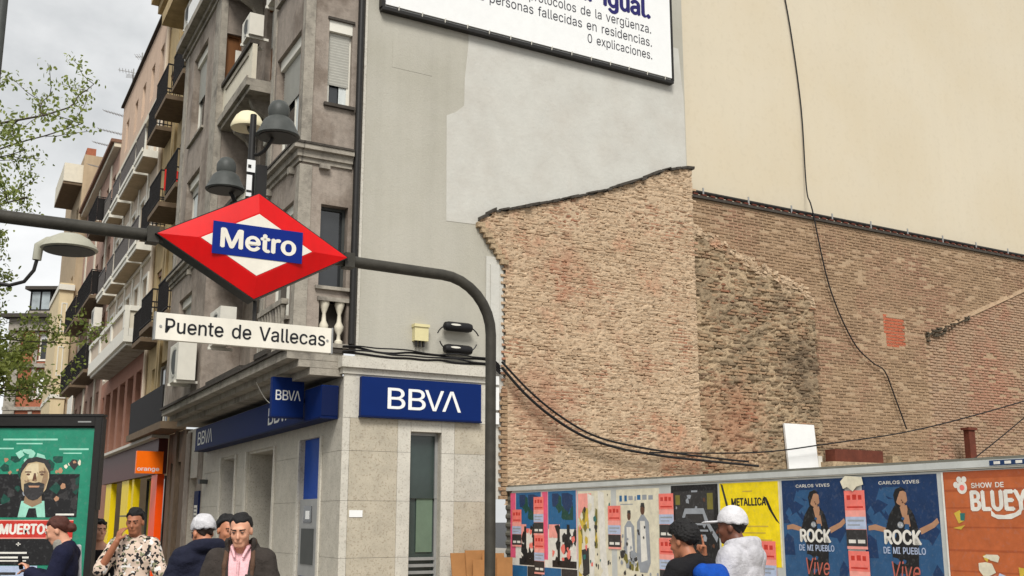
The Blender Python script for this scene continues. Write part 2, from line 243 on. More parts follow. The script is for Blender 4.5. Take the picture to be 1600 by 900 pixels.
# value noise
TAB = [np.random.RandomState(s).rand(128, 128) for s in range(8)]
def vnoise(x, y, s=0):
    x = np.asarray(x, float); y = np.asarray(y, float); xi = np.floor(x).astype(int); yi = np.floor(y).astype(int); fx = x - xi; fy = y - yi
    fx = fx * fx * (3 - 2 * fx); fy = fy * fy * (3 - 2 * fy); T = TAB[s % 8]
    a = T[xi % 128, yi % 128]; b = T[(xi + 1) % 128, yi % 128]; c = T[xi % 128, (yi + 1) % 128]; d = T[(xi + 1) % 128, (yi + 1) % 128]
    return (a * (1 - fx) + b * fx) * (1 - fy) + (c * (1 - fx) + d * fx) * fy
def fbm(x, y, s=0, o=4):
    t = 0; amp = .5
    for k in range(o): t = t + amp * vnoise(x * 2 ** k + 17 * k, y * 2 ** k + 5 * k, s + k); amp *= .5
    return t / (1 - .5 ** o)

# ------------------------------------------------------------ palette
mat('grey_plaster', srgb(176, 172, 160), .9, .05, 1.1, .3, 30, col2=srgb(165, 161, 148), c2scale=.55, c2lo=.45, c2hi=.65, streak=.06, grain=.10, gscale=22)
mat('pale_plaster', srgb(190, 188, 180), .9, .045, 2.6, .35, 12, col2=srgb(182, 178, 169), c2scale=1.5, c2lo=.4, c2hi=.7, grain=.07, gscale=9)
mat('beige_render', srgb(203, 192, 170), .9, .025, .8, .08, 20, col2=srgb(197, 184, 159), c2scale=.4, c2lo=.4, c2hi=.7, streak=.015, speck=.10, speckscale=9, speckcol=srgb(170, 156, 132))
mat('facade_render', srgb(148, 137, 126), .92, .16, 9, .35, 45, col2=srgb(122, 110, 99), c2scale=.9, streak=.22, grain=.25, gscale=20)
mat('facade_trim', srgb(152, 145, 133), .9, .18, 7, .3, 40, col2=srgb(104, 98, 90), c2scale=2.4, c2lo=.48, c2hi=.7, grain=.35, gscale=16)
mat('dark_ledge', srgb(68, 63, 57), .95, .3, 8, .5, 30)
mat('granite', srgb(180, 174, 161), .6, .14, 5, .1, 60, speck=.45, speckscale=34, speckcol=srgb(120, 108, 90), grain=.25, gscale=30, spec=.4)
mat('granite_dark', srgb(174, 165, 147), .65, .16, 4, .12, 60, speck=.45, speckscale=30, speckcol=srgb(120, 104, 82), grain=.28, gscale=30, spec=.4)
mat('granite_pale', srgb(192, 187, 175), .6, .12, 4, .1, 60, speck=.4, speckscale=34, speckcol=srgb(134, 122, 106), grain=.2, gscale=30, spec=.4)
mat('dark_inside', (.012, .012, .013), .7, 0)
flat('black_metal', (34, 32, 30), .45, .2, scale=20)
flat('pole_paint', (58, 55, 48), .55, .3, scale=9, bump=.15, streak=.2)
flat('dark_grey', (62, 64, 62), .5, .15)
flat('lamp_grey', (66, 68, 65), .5, .25, scale=10, bump=.1)
flat('lamp_pale', (158, 156, 140), .5, .1)
flat('lamp_cream', (214, 204, 170), .5, .06)
flat('bank_blue', (11, 36, 92), .6, .05, spec=.1)
flat('bank_blue_dark', (16, 28, 66), .6, .05, spec=.1)
flat('white_paint', (226, 226, 224), .5, .03)
flat('off_white', (214, 210, 198), .6, .05)
flat('cream_paint', (205, 197, 178), .7, .08)
flat('shutter', (176, 174, 165), .6, .08)
flat('shutter_grey', (112, 110, 108), .7, .15)
flat('wood_brown', (112, 72, 38), .55, .25, stretch=(8, 8, .6))
flat('brown_dirty', (98, 82, 66), .75, .3, stretch=(5, 5, .8))
flat('iron', (30, 28, 28), .7, .2, spec=.15)
flat('slab_under', (104, 88, 70), .9, .25)
flat('sign_red', (204, 8, 10), .32, .1, scale=3, spec=.3, streak=.12)
flat('sign_blue', (14, 38, 118), .5, .03, spec=.12)
flat('sign_white', (224, 218, 204), .45, .07, scale=5, streak=.08)
flat('sign_text', (22, 24, 28), .5, 0)
flat('rust', (94, 48, 34), .8, .3)
flat('cable_black', (24, 23, 24), .5, .1)
flat('box_yellow', (206, 196, 150), .5, .06)
flat('cardboard', (158, 112, 68), .85, .12, bump=.1, bscale=20)
flat('rail_white', (192, 194, 190), .45, .15, scale=3)
flat('fence_metal', (110, 108, 98), .5, .2, scale=5)
flat('alu', (150, 150, 148), .4, .1, metal=.3)
def glass(name, col, rough=.08):
    mat(name, col, rough, .3, 1.5, spec=.7)
glass('pane_dark', (.02, .022, .024)); glass('pane_green', (.03, .045, .04), .25); glass('pane_pale', srgb(150, 158, 160)); glass('pane_blue', (.02, .06, .22))
mat('curtain', srgb(196, 200, 198), .8, .2, 4, stretch=(6, 6, .4))
# ------------------------------------------------------------ ground
b = MB(); b.quad((-400, -60, -.13), (400, -60, -.13), (400, 700, -.13), (-400, 700, -.13))
mat('asphalt', (.05, .05, .052), .85, .2, 3, .4, 60)
mat('paving', srgb(150, 144, 134), .8, .15, 2, .2, 30)
props(b.build('ground', 'asphalt'), kind='structure')
b = MB(); b.hexa([W(u_, v_, z_) for z_ in (-.126, 0.0) for u_, v_ in ((-4.2, -21), (24, -21), (24, 62), (-4.2, 62))])
props(b.build('pavement', 'paving'), kind='structure')
b = MB(); b.hexa([W(u_, v_, z_) for z_ in (-.126, .006) for u_, v_ in ((-4.35, -21), (-4.204, -21), (-4.204, 62), (-4.35, 62))])
props(b.build('kerb', 'granite'), kind='structure')
G0 = 0.0

# ------------------------------------------------------------ windows, balconies, air conditioners
def slats(b, fr, a0, a1, z0, z1, d, pitch=.05):
    n = max(2, int((z1 - z0) / pitch)); h = (z1 - z0) / n
    for i in range(n):
        za, zb = z0 + i * h, z0 + (i + 1) * h
        b.quad(fr(a0, za, d), fr(a1, za, d), fr(a1, za + h * .8, d - .012), fr(a0, za + h * .8, d - .012))
        b.quad(fr(a0, za + h * .8, d - .012), fr(a1, za + h * .8, d - .012), fr(a1, zb, d), fr(a0, zb, d))
def window(parent, fr, a0, a1, z0, z1, d=.14, shut=0., pane='pane_dark', frame='off_white', mull=1, sill='facade_trim', shutm='shutter', curtain=None, box=0., name='window', w=.055):
    f = MB(); f.box(fr, a0, a0 + w, z0, z1, d, d + .06); f.box(fr, a1 - w, a1, z0, z1, d, d + .06)
    f.box(fr, a0 + w, a1 - w, z0, z0 + w, d, d + .06); f.box(fr, a0 + w, a1 - w, z1 - w, z1, d, d + .06)
    for i in range(mull):
        c = a0 + (a1 - a0) * (i + 1) / (mull + 1); f.box(fr, c - w * .5, c + w * .5, z0 + w, z1 - w, d + .002, d + .058)
    o = f.build(name, frame, parent)
    p = MB(); p.quad(fr(a0, z0, d + .04), fr(a1, z0, d + .04), fr(a1, z1, d + .04), fr(a0, z1, d + .04)); p.build('pane', pane, o)
    if curtain:
        c = MB(); n = 14; x0 = a0 + (a1 - a0) * curtain[0]; x1 = a0 + (a1 - a0) * curtain[1]
        for i in range(n):
            xa, xb = x0 + (x1 - x0) * i / n, x0 + (x1 - x0) * (i + 1) / n; da, db = d + .012 + .006 * (i % 2), d + .012 + .006 * ((i + 1) % 2)
            c.quad(fr(xa, z0 + w, da), fr(xb, z0 + w, db), fr(xb, z1 - w, db), fr(xa, z1 - w, da))
        c.build('curtain', 'curtain', o)
    if box: part('shutter_box', frame, o, fr, (a0 + .004, a1 - .004, z1 - box, z1 - .003, d - .09, d - .002))
    if shut:
        s = MB(); slats(s, fr, a0 + w * .6, a1 - w * .6, z1 - box - (z1 - box - z0) * shut, z1 - box - .004, d - .012); s.build('shutter', shutm, o)
    if sill: part('sill', sill, o, fr, (a0 - .06, a1 + .06, z0 - .06, z0 - .003, -.07, d))
    return o
def moulding(b, fr, a0, a1, steps):   # steps: (z0,z1,proj)
    for z0, z1, p in steps: b.box(fr, a0, a1, z0, z1, -p, .02)
def iron_balcony(parent, fr, a0, a1, z, proj, slab='slab_under', h=1.0, pitch=.12, slab_t=.14, cloth=None, name='balcony', solid=False):
    o = part(name, slab, parent, fr, (a0, a1, z, z + slab_t, -proj, -.004))
    r = MB(); zt = z + slab_t; k = .022
    for (za, zb) in ((zt + h - .04, zt + h), (zt + .06, zt + .09)):
        r.box(fr, a0, a1, za, zb, -proj, -proj + .035); r.box(fr, a0, a0 + .035, za, zb, -proj + .036, -.004); r.box(fr, a1 - .035, a1, za, zb, -proj + .036, -.004)
    n = int((a1 - a0) / pitch)
    for i in range(n + 1):
        a = a0 + .01 + (a1 - a0 - .02 - k) * i / n; r.box(fr, a, a + k, zt, zt + h - .041, -proj + .006, -proj + .028)
    for e in (a0 + .006, a1 - .03):
        m = int(proj / pitch)
        for i in range(1, m): r.box(fr, e, e + k, zt, zt + h - .041, -proj + proj * i / m, -proj + proj * i / m + k)
    r.build('railing', 'iron', o)
    if solid: part('railing_screen', solid, o, fr, (a0 + .03, a1 - .03, zt + .1, zt + h - .06, -proj + .036, -proj + .044), (a0 + .04, a0 + .048, zt + .1, zt + h - .06, -proj + .05, -.02))
    if cloth: part('cloth', cloth, o, fr, (a0 - .02, a0 - .004, zt + .35, zt + h + .01, -proj * .85, -proj * .35))
    return o
def aircon(label, P, ax, out, w=.85, h=.6, dpt=.32, group='air conditioning units on the corner house'):
    """P: middle of back bottom edge, ax: along the wall, out: away from it"""
    t = thing('air_conditioner', label, 'air conditioner', P, group)
    fr = lambda a, z, d: Vector(P) + ax * a + out * d + Vector((0, 0, z))
    part('casing', 'off_white', t, fr, (-w / 2, w / 2, .06, h + .06, .08, dpt + .08))
    g = MB(); c = -.1 * w
    g.lathe(fr(c, h * .5 + .06, dpt + .081), [(.2 * h / .5, 0), (.2 * h / .5, .012), (.17 * h / .5, .012), (.17 * h / .5, .004)], 20, out); g.build('fan_ring', 'shutter', t)
    g = MB(); g.lathe(fr(c, h * .5 + .06, dpt + .083), [(.165 * h / .5, 0), (.165 * h / .5, .003)], 20, out); g.build('fan_grille', 'dark_grey', t)
    part('bracket', 'off_white', t, fr, (-w * .4, -w * .4 + .05, 0, .055, -.06, dpt + .12), (w * .4 - .05, w * .4, 0, .055, -.06, dpt + .12))
    return t

# ------------------------------------------------------------ the corner house (bank on the ground floor)
A = thing('corner_house', 'grey rendered corner house with bay windows and bank on the ground floor', 'building', W(0, 6, 0))
UG, UB = -.23, -1.08
fS, fB, fE = street(UG), street(UB), endf(0)
# recessed street wall
b = MB(); ops = [(3.0, 3.9, 8.0, 10.0), (5.0, 6.3, 8.0, 10.1), (3.0, 4.0, 11.2, 13.3), (5.0, 6.3, 11.2, 13.4), (5.0, 6.3, 4.9, 7.0), (3.0, 4.0, 4.9, 7.0)]
b.wall(fS, 2.2, 7.3, 4.35, 17.2, .2, ops); b.wall(fS, 11.7, 13.0, 4.35, 17.2, .2, []); b.wall(fS, 7.3, 11.7, 14.2, 17.2, .2, [])
b.wall(fS, 0.0, 2.2, 14.6, 17.2, .2, [])
b.build('street_wall', 'facade_render', A)
for o in ops: window(A, fS, *o, shut=.45 if o[2] > 9 else .25, mull=1, frame='wood_brown' if o[2] > 11 else 'off_white', box=.16)
# bay nearest the camera
b = MB(); w1 = [(.28, 1.86, 7.98, 10.06), (.28, 1.86, 11.2, 13.3), (.32, 1.84, 4.95, 6.95)]
b.wall(fB, 0, 2.2, 4.35, 14.6, .2, w1)
e1 = [(-.66, -.22, 8.67, 10.22), (-.69, -.2, 5.45, 6.86), (-.66, -.17, 4.5, 5.2), (-.66, -.22, 12.0, 13.5)]
b.wall(fE, UB, 0, 4.35, 14.6, .25, e1)
b.wall(endf(2.2), UB, UG, 4.35, 14.6, .02, [])
b.quad(W(UB, 0, 14.6), W(0, 0, 14.6), W(0, 2.2, 14.6), W(UB, 2.2, 14.6))
b.build('bay_wall', 'facade_render', A)
window(A, fB, *w1[0], d=.16, shut=.42, box=.2, curtain=(.05, .5), sill=None); window(A, fB, *w1[1], d=.16, shut=.3, box=.2, curtain=(.1, .6)); window(A, fB, *w1[2], d=.16, shut=.3, box=.16, pane='pane_dark')
ew = window(A, fE, *e1[0], d=.1, shut=.72, box=.2, mull=0, sill='dark_ledge', curtain=(.55, .93), w=.06, shutm='shutter')
part('painted_lintel_shadow', 'dark_ledge', ew, fE, (-.69, -.19, 10.225, 10.27, -.035, .05))  # solid dark strip, its colour standing in for shadow over the window head
window(A, fE, *e1[1], d=.16, shut=0, mull=0, frame='dark_grey', sill='facade_trim', w=.05); window(A, fE, *e1[3], d=.1, shut=.9, box=.2, mull=0)
# pilaster strips at the bay corner
part('corner_pilaster', 'facade_trim', A, fE, (UB - .022, UB + .16, 7.85, 14.58, -.025, .0)); part('corner_pilaster', 'facade_trim', A, fB, (-.02, .14, 7.85, 14.58, -.022, 0.0), (1.98, 2.2, 7.85, 14.58, -.022, 0.))
part('corner_pilaster', 'facade_trim', A, fE, (UB - .022, UB + .2, 4.36, 7.5, -.025, .0)); part('corner_pilaster', 'facade_trim', A, fB, (-.02, .18, 4.36, 7.5, -.022, .0), (1.96, 2.2, 4.36, 7.5, -.022, 0.))
# baluster panel in the end face
bal = part('baluster_rail', 'facade_trim', A, fE, (-.70, -.13, 5.2, 5.27, -.05, .2), (-.70, -.13, 4.43, 4.5, -.05, .2))
part('baluster_back', 'dark_ledge', bal, fE, (-.66, -.17, 4.5, 5.2, .24, .25))
for a in (-.55, -.28):
    m = MB(); m.lathe(fE(a, 4.5, .06), [(.07, 0), (.07, .05), (.035, .08), (.03, .16), (.075, .24), (.08, .3), (.04, .38), (.03, .5), (.06, .58), (.085, .66), (.085, .7)], 12); m.build('baluster', 'cream_paint', A, smooth=True)
# balustrade of the first-floor street balcony
bl = MB(); bl.box(street(-1.12), .3, 1.9, 5.15, 5.24, -.1, .02)
for i in range(9): bl.lathe(W(-1.16, .4 + i * .175, 4.36), [(.05, 0), (.025, .1), (.055, .3), (.025, .5), (.05, .78)], 8)
bl.build('balustrade', 'facade_trim', A)
# bay cornices and ledge
def cornice(z, u, v0, v1, p=.16, end=True, nm='cornice', brackets=True):
    m = MB(); f = street(u)
    for z0, z1, q in ((z - .28, z - .2, .04), (z - .2, z - .08, .085), (z - .08, z, p)):
        m.box(f, v0 - (q if end else 0), v1 + .05, z0, z1, -q, .02)
        if end: m.box(endf(v0), u - .001, UG + .06, z0, z1, -q, 0.0)
    o = m.build(nm, 'facade_trim', A)
    part('cornice_cap', 'dark_ledge', o, f, (v0 - (p + .02 if end else 0), v1 + .06, z + .002, z + .04, -p - .02, .02))
    if end: part('cornice_cap', 'dark_ledge', o, endf(v0), (u, UG + .05, z + .002, z + .04, -p - .02, 0.))
    if brackets:
        for q in (.35, 1.8): part('modillion', 'facade_trim', o, f, (v0 + q, v0 + q + .12, z - .4, z - .281, -.1, .01))
        if end: part('modillion', 'facade_trim', o, endf(v0), (u + .32, u + .5, z - .36, z - .281, -.1, .01))
    return o
cornice(7.82, UB, 0, 2.2); cornice(7.82, UB, 7.3, 11.7)
# second bay
b = MB(); w2 = [(8.8, 10.5, 11.1, 13.45), (8.9, 10.5, 8.0, 10.1), (8.9, 10.5, 5.0, 7.0)]
b.wall(fB, 7.3, 11.7, 4.35, 14.1, .2, w2); dr = [(-.94, -.56, 10.8, 12.96)]
b.wall(endf(7.3), UB, UG, 4.35, 14.1, .15, dr); b.wall(endf(11.7), UB, UG, 4.35, 14.1, .02, [])
b.build('bay_wall', 'facade_render', A)
window(A, fB, *w2[0], d=.18, shut=.45, box=.2, shutm='shutter'); window(A, fB, *w2[1], d=.18, shut=.1, box=.2, curtain=(.1, .9)); window(A, fB, *w2[2], d=.18, shut=.5, box=.2)
door = window(A, endf(7.3), *dr[0], d=.08, mull=0, frame='wood_brown', pane='wood_brown', sill=None, name='balcony_door', w=.05)
part('towel', 'off_white', A, endf(7.3), (-.72, -.58, 11.7, 12.55, -.05, -.035))
part('corner_pilaster', 'facade_trim', A, endf(7.3), (UB - .022, UB + .14, 7.9, 14.05, -.025, .0)); part('corner_pilaster', 'facade_trim', A, fB, (7.28, 7.9, 7.9, 14.05, -.022, 0.), (11.2, 11.7, 7.9, 14.05, -.022, 0.))
m = MB()
for z0, z1, q in ((13.9, 14.0, .05), (14.0, 14.12, .12), (14.12, 14.3, .3)):
    m.box(fB, 7.3 - q, 11.75, z0, z1, -q, .02); m.box(endf(7.3), UB + .001, UG + .05, z0, z1, -q, 0.)
co = m.build('bay_cornice', 'facade_trim', A)
part('parapet', 'white_paint', A, fB, (7.2, 11.9, 14.302, 15.6, -.02, .1)); part('parapet', 'white_paint', A, endf(7.2), (UB + .1, UG, 14.302, 15.6, -.02, .08))
# balcony between the bays
def stone_balcony(z, v0, v1, u0=-.95, wall='cream_paint', nm='stone_balcony'):
    f = street(u0); o = part(nm, 'facade_trim', A, f, (v0, v1, z, z + .16, -.1, UG - u0 - .004), (v0, v1, z - .1, z - .002, -.02, UG - u0 - .004))
    part('parapet', wall, o, f, (v0, v1, z + .162, z + .95, 0, .1)); part('handrail', 'dark_ledge', o, f, (v0, v1, z + .952, z + 1.04, -.06, .14))
    part('panel_moulding', 'facade_trim', o, f, (v0 + .3, v1 - .3, z + .28, z + .34, -.03, -.002), (v0 + .3, v1 - .3, z + .78, z + .84, -.03, -.002))
    for q in (v0 + .5, v1 - .6):
        c = MB(); c.prism(lambda a, zz, d: W(a, q + d, zz), [(UG - .01, z - .1), (u0 + .1, z - .1), (u0 + .2, z - .3), (UG - .25, z - .45), (UG - .01, z - .85)], 0, .14); c.build('corbel', 'facade_trim', o)
    return o
stone_balcony(10.6, 4.5, 7.27); stone_balcony(13.9, 4.5, 7.27); stone_balcony(7.35, 4.5, 7.27)
# first-floor ledge over the bank
m = MB()
for z0, z1, q in ((3.96, 4.08, .55), (4.08, 4.2, .75), (4.2, 4.34, .95)):
    m.box(fS, -.0 - .03 * q, 11.4, z0, z1, -q, .02)
led = m.build('bank_ledge', 'facade_trim', A)
part('ledge_cap', 'dark_ledge', led, fS, (-.06, 11.45, 4.342, 4.40, -1.0, .02))
part('ledge_cap', 'dark_ledge', led, fS, (1.0, 1.9, 4.402, 4.50, -1.02, -.85), (3.0, 6.0, 4.402, 4.46, -1.0, -.85))
# party wall over the lot
b = MB(); b.wall(fE, 0, 7.33, 2.0, 17.2, .2, [(.5, 2.0, 2.0, 3.4)]); b.quad(W(7.33, 0, 2), W(7.33, 3, 2), W(7.33, 3, 17.2), W(7.33, 0, 17.2)); b.quad(W(-.2, 0, 17.2), W(7.33, 0, 17.2), W(7.33, 13, 17.2), W(-.2, 13, 17.2))
pw = b.build('party_wall', 'grey_plaster', A)
m = MB(); m.prism(fE, [(1.68, 6.9), (1.66, 8.9), (1.85, 9.0), (2.02, 9.16), (2.03, 9.7), (2.1, 10.4), (2.1, 11.5), (7.2, 11.5), (7.26, 10.75), (7.3, 10.4), (7.31, 8.87), (6.7, 8.7), (6.0, 8.36), (5.1, 7.98), (3.7, 7.52), (2.6, 7.16), (2.3, 6.92)], -.006, 0.0)
m.build('repair_patch', 'pale_plaster', pw)
part('repair_patch', 'grey_plaster', pw, fE, (.55, 1.35, 9.6, 10.15, -.004, 0.0), label='square patch of slightly darker plaster')
tubepart('downpipe', 'black_metal', A, [W(-.1, -.09, 17), W(-.1, -.09, 4.5)], .055, 10)
part('painted_joint_shadow', 'dark_ledge', A, fE, (-.13, .0, 4.4, 17, -.03, -.002))  # dark-coloured strip in place of the shaded gap beside the downpipe
part('plaster_edge', 'granite_pale', A, fE, (0.002, .05, 4.5, 17, -.03, -.002))

# ---- bank ground floor: granite slabs, each its own piece
fG = endf(-.15)
wo_ = (1.0, 1.58, .5, 3.1)
core = MB(); core.wall(endf(-.12), -.2, 2.44, G0, 4.2, .3, [wo_]); core.wall(street(-.2), -.12, 12.9, G0, 3.97, .5, [(.95, 2.15, .3, 3.05), (3.95, 6.05, G0, 3.0), (7.15, 8.45, .5, 3.0), (11.2, 12.3, G0, 2.7)])
core.quad(W(2.44, -.12, G0), W(2.44, 2, G0), W(2.44, 2, 4.2), W(2.44, -.12, 4.2))
core.build('bank_wall', 'granite', A)
bank = MB()
def slab(fr, a0, a1, z0, z1, m, t=.03, g=.0025):
    part('granite_slab', m, A, fr, (a0 + g, a1 - g, z0 + g, z1 - g, 0, t - .001))
rows = [G0, 1.05, 1.95, 2.75, 3.28]
for j in range(4):
    z0, z1 = rows[j], rows[j + 1]
    slab(fG, -.23, -.1, z0, z1, 'granite_pale'); slab(fG, -.1, .76, z0, z1, 'granite_dark')
    if j < 3: slab(fG, .76, 1.0, z0, z1, 'granite_pale'); slab(fG, 1.58, 1.83, z0, z1, 'granite_pale')
    slab(fG, 1.83, 2.44, z0, z1, ['granite_pale', 'granite_dark', 'granite', 'granite_dark'][j])
slab(fG, .76, 1.0, 2.75, 3.28, 'granite_pale'); slab(fG, 1.58, 1.83, 2.75, 3.28, 'granite_pale'); slab(fG, 1.0, 1.58, 3.1, 3.28, 'granite_pale')
slab(fG, 1.0, 1.58, G0, .5, 'granite_pale')
for a0, a1 in ((-.23, .05), (.05, 1.2), (1.2, 2.3), (2.3, 2.44)): slab(fG, a0, a1, 3.28, 4.0, 'granite_pale')
m = MB(); m.box(endf(-.15), -.26, 2.46, 4.0, 4.1, -.03, .15); m.box(endf(-.15), -.3, 2.5, 4.1, 4.28, -.1, .15); m.build('bank_coping', 'granite_pale', A)
fs2 = street(-.23)
for (a0, a1) in ((-.15, .45), (.45, .95), (2.15, 3.0), (3.0, 3.95), (6.05, 6.6), (6.6, 7.15), (8.45, 9.4), (9.4, 10.6)):
    for j in range(4): slab(fs2, a0, a1, rows[j], rows[j + 1], 'granite')
for (a0, a1) in ((.95, 2.15), (3.95, 6.05), (7.15, 8.45)): slab(fs2, a0, a1, 3.05, 3.28, 'granite')
part('pier_render', 'facade_render', A, fs2, (10.6, 11.2, G0, 3.9, -.01, .03), (12.3, 12.9, G0, 3.9, -.01, .03))
for a in (.9, 2.2, 3.87, 6.13, 7.07, 8.53): part('jamb', 'granite_pale', A, fs2, (a - .05, a + .05, G0, 3.05, -.035, -.003))
# tall slit window in the bank front
bw = window(A, endf(-.15), 1.0, 1.58, .5, 3.1, d=.16, mull=0, frame='alu', pane='pane_green', sill=None, w=.05)
part('vent_slat', 'alu', bw, endf(-.15), *[(1.05, 1.53, .55 + i * .11, .6 + i * .11, .13, .158) for i in range(5)])
part('blind_panel', mat('blind_green', srgb(96, 112, 94), .6, .1), bw, endf(-.15), (1.2, 1.5, 1.12, 2.0, .178, .186))
flat('machine_blue', (20, 66, 150), .5, .1, spec=.2)
# cash machine recess
part('cash_machine_panel', 'machine_blue', A, street(-.2), (.95, 2.15, .3, 3.05, .05, .12))
cm = part('cash_machine', 'alu', A, street(-.2), (1.02, 2.08, .7, 2.0, -.03, .049))
part('screen', 'pane_dark', cm, street(-.2), (1.35, 1.8, 1.6, 1.88, -.04, -.031)); part('painted_screen_glow', 'white_paint', cm, street(-.2), (1.45, 1.68, 1.66, 1.8, -.044, -.041)); part('keypad_shelf', 'dark_grey', cm, street(-.2), (1.2, 1.9, .9, 1.5, -.045, -.031))  # plain white plate painted as the display's light, not emissive
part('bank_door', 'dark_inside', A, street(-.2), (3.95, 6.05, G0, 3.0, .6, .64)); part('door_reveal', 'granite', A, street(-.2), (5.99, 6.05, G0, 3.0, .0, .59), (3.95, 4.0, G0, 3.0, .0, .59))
window(A, street(-.2), 7.15, 8.45, .5, 3.0, d=.3, mull=1, frame='alu', pane='pane_blue', sill=None)
part('house_door', 'wood_brown', A, street(-.2), (11.2, 12.3, G0, 2.7, .2, .25))
part('camera_bracket', 'dark_grey', A, fs2, (9.9, 10.1, 2.5, 2.6, -.2, -.003))
part('wall_plaque', 'white_paint', A, fG, (-.07, .16, 1.69, 1.8, -.012, -.002))

def lettered(name, label, fr, a0, a1, z0, z1, d0, d1, body, ta, tz, group=None, m='bank_blue', bold=.012, lam=True):
    t = thing(name, label, 'sign', fr((a0 + a1) / 2, z0, d0), group)
    part('panel', m, t, fr, (a0, a1, z0, z1, d0, d1)); part('frame_edge', 'bank_blue_dark', t, fr, (a0 - .012, a1 + .012, z0 - .03, z0 - .002, d0 - .01, d1))
    return t
BW = [(0, .24), (.265, .505), (.5, .77), (.735, 1.0)]
def bank_letters(t, fr, x0, x1, z0, z1, d, m='white_paint'):
    b = MB(); L = lambda s: x0 + (x1 - x0) * s
    add_text(b, fr, 'B', L(0), L(.235), z0, z1, d, .006); add_text(b, fr, 'B', L(.275), L(.51), z0, z1, d, .006)
    add_text(b, fr, 'V', L(.5), L(.76), z0, z1, d, .004); add_text(b, fr, 'V', L(.74), L(1.0), z0, z1, d, .004, flip=True)
    return b.build('lettering', m, t, fix=False)
t = lettered('bank_sign', 'wide blue bank sign with white capital letters above the slit window', fG, .05, 2.3, 3.32, 3.96, -.1, -.003, 'BBVA', 0, 0)
bank_letters(t, fG, .52, 1.9, 3.45, 3.8, -.104)
t = lettered('bank_sign', 'long blue bank sign along the street side seen at a slant', street(-.23), 0.1, 10.2, 3.3, 3.82, -.3, -.003, 'BBVA', 0, 0)
bank_letters(t, lambda a, z, d: street(-.23)(-a, z, d), -9.9, -8.3, 3.4, 3.72, -.304); bank_letters(t, lambda a, z, d: street(-.23)(-a, z, d), -3.4, -1.8, 3.4, 3.72, -.304)
part('end_cap', 'bank_blue_dark', t, endf(.1), (-.525, -.235, 3.32, 3.8, -.012, -.002))
t = lettered('bank_sign', 'square blue bank sign sticking out over the cash machine', endf(1.0), -1.12, -.56, 3.36, 4.02, 0, .14, 'BBVA', 0, 0)
bank_letters(t, endf(1.0), -1.06, -.62, 3.63, 3.8, -.004); part('arm', 'black_metal', t, endf(1.05), (-.56, -.235, 3.6, 3.68, 0, .06))
# notice board
t = thing('notice_board', 'narrow dark blue notice board with white lines by the bank', 'sign', fs2(10.9, 1.2, -.06))
part('board', 'bank_blue_dark', t, fs2, (10.62, 11.15, 1.2, 2.35, -.06, -.012)); part('sheet', 'off_white', t, fs2, (10.7, 11.07, 1.3, 2.0, -.064, -.061))
part('printed_line', 'shutter_grey', t, fs2, *[(10.74, 11.03, 1.36 + .09 * i, 1.4 + .09 * i, -.067, -.065) for i in range(7)])
# air conditioners
aircon('large white air conditioner on a bracket above the bank ledge', W(UB, 8.0, 4.62), E2, -E1, w=1.0, h=.85, dpt=.4)
aircon('air conditioner hanging under the upper balcony between the bays', W(-.5, 3.3, 11.95), E2, -E1, w=.8, h=.6)
aircon('air conditioner behind the bottom tip of the diamond sign', W(-1.0, 4.6, 5.0), E2, -E1, w=.95, h=.7)
aircon('air conditioner beside the brown balcony door', W(-.5, 5.5, 12.0), E2, -E1, w=.7, h=.5)
# ------------------------------------------------------------ houses further down the street
mat('ochre', srgb(176, 154, 114), .9, .14, 3, .2, 30, streak=.2); mat('peach', srgb(198, 172, 150), .9, .07, 2, .2, 30, streak=.12)
mat('cream_wall', srgb(200, 184, 164), .9, .08, 2, .2, 30, streak=.1); mat('salmon', srgb(146, 104, 86), .85, .12, 3, .2, 30)
mat('pink_wall', srgb(162, 132, 116), .9, .1, 2, .2, 30, streak=.1); mat('tan_wall', srgb(172, 152, 124), .9, .1, 2, .25, 25, streak=.14)
mat('pale_yellow', srgb(206, 188, 152), .9, .08, 2, .2, 25, streak=.1); mat('brick_far', srgb(152, 92, 68), .9, .18, 9, .3, 50)
mat('roof_tile', srgb(122, 92, 76), .9, .2, 6, .4, 30)
flat('cloth_grey', (122, 114, 112), .9, .12); flat('rail_grey', (86, 82, 80), .6, .1); flat('cloth_red', (190, 34, 26), .8, .1)
flat('shop_brown', (74, 30, 26), .5, .08); flat('shop_yellow', (226, 196, 12), .45, .05); flat('shop_orange', (250, 82, 6), .4, .05); flat('cube_orange', (252, 112, 6), .4, .03)
fS = street(UG)
# ochre house
B = thing('ochre_house', 'narrow ochre house with black iron balconies next to the grey corner house', 'building', W(0, 17, 0))
wins = [(15.7, 17.0, z, z + 2.4) for z in (7.3, 10.95, 14.35)] + [(18.7, 19.8, z, z + 2.4) for z in (7.3, 10.95, 14.35)] + [(13.4, 14.6, z, z + 2.4) for z in (7.3, 10.95, 14.35)]
b = MB(); b.wall(fS, 13.0, 20.8, 4.3, 20.0, .2, wins + [(16, 19.4, 4.5, 6.4)]); b.wall(endf(13.0), UG, 8, 17.2, 20.0, .1); b.quad(W(UG, 13, 20), W(8, 13, 20), W(8, 20.8, 20), W(UG, 20.8, 20)); b.build('street_wall', 'ochre', B)
for w in wins: window(B, fS, *w, shut=.5, pane='pane_dark', frame='wood_brown', sill=None, box=.15)
window(B, fS, 16, 19.4, 4.5, 6.4, mull=3, frame='off_white', sill=None)
for z, cl in ((14.2, None), (10.8, 'cloth_red'), (7.15, None)):
    iron_balcony(B, fS, 15.4, 17.4, z, .78, slab='slab_under', cloth=cl); iron_balcony(B, fS, 18.3, 20.1, z, .6)
    iron_balcony(B, fS, 13.2, 14.9, z, .7)
for a in (17.7, 18.1): part('pilaster', 'ochre', B, fS, (a, a + .25, 4.3, 19.2, -.08, -.002))
m = MB()
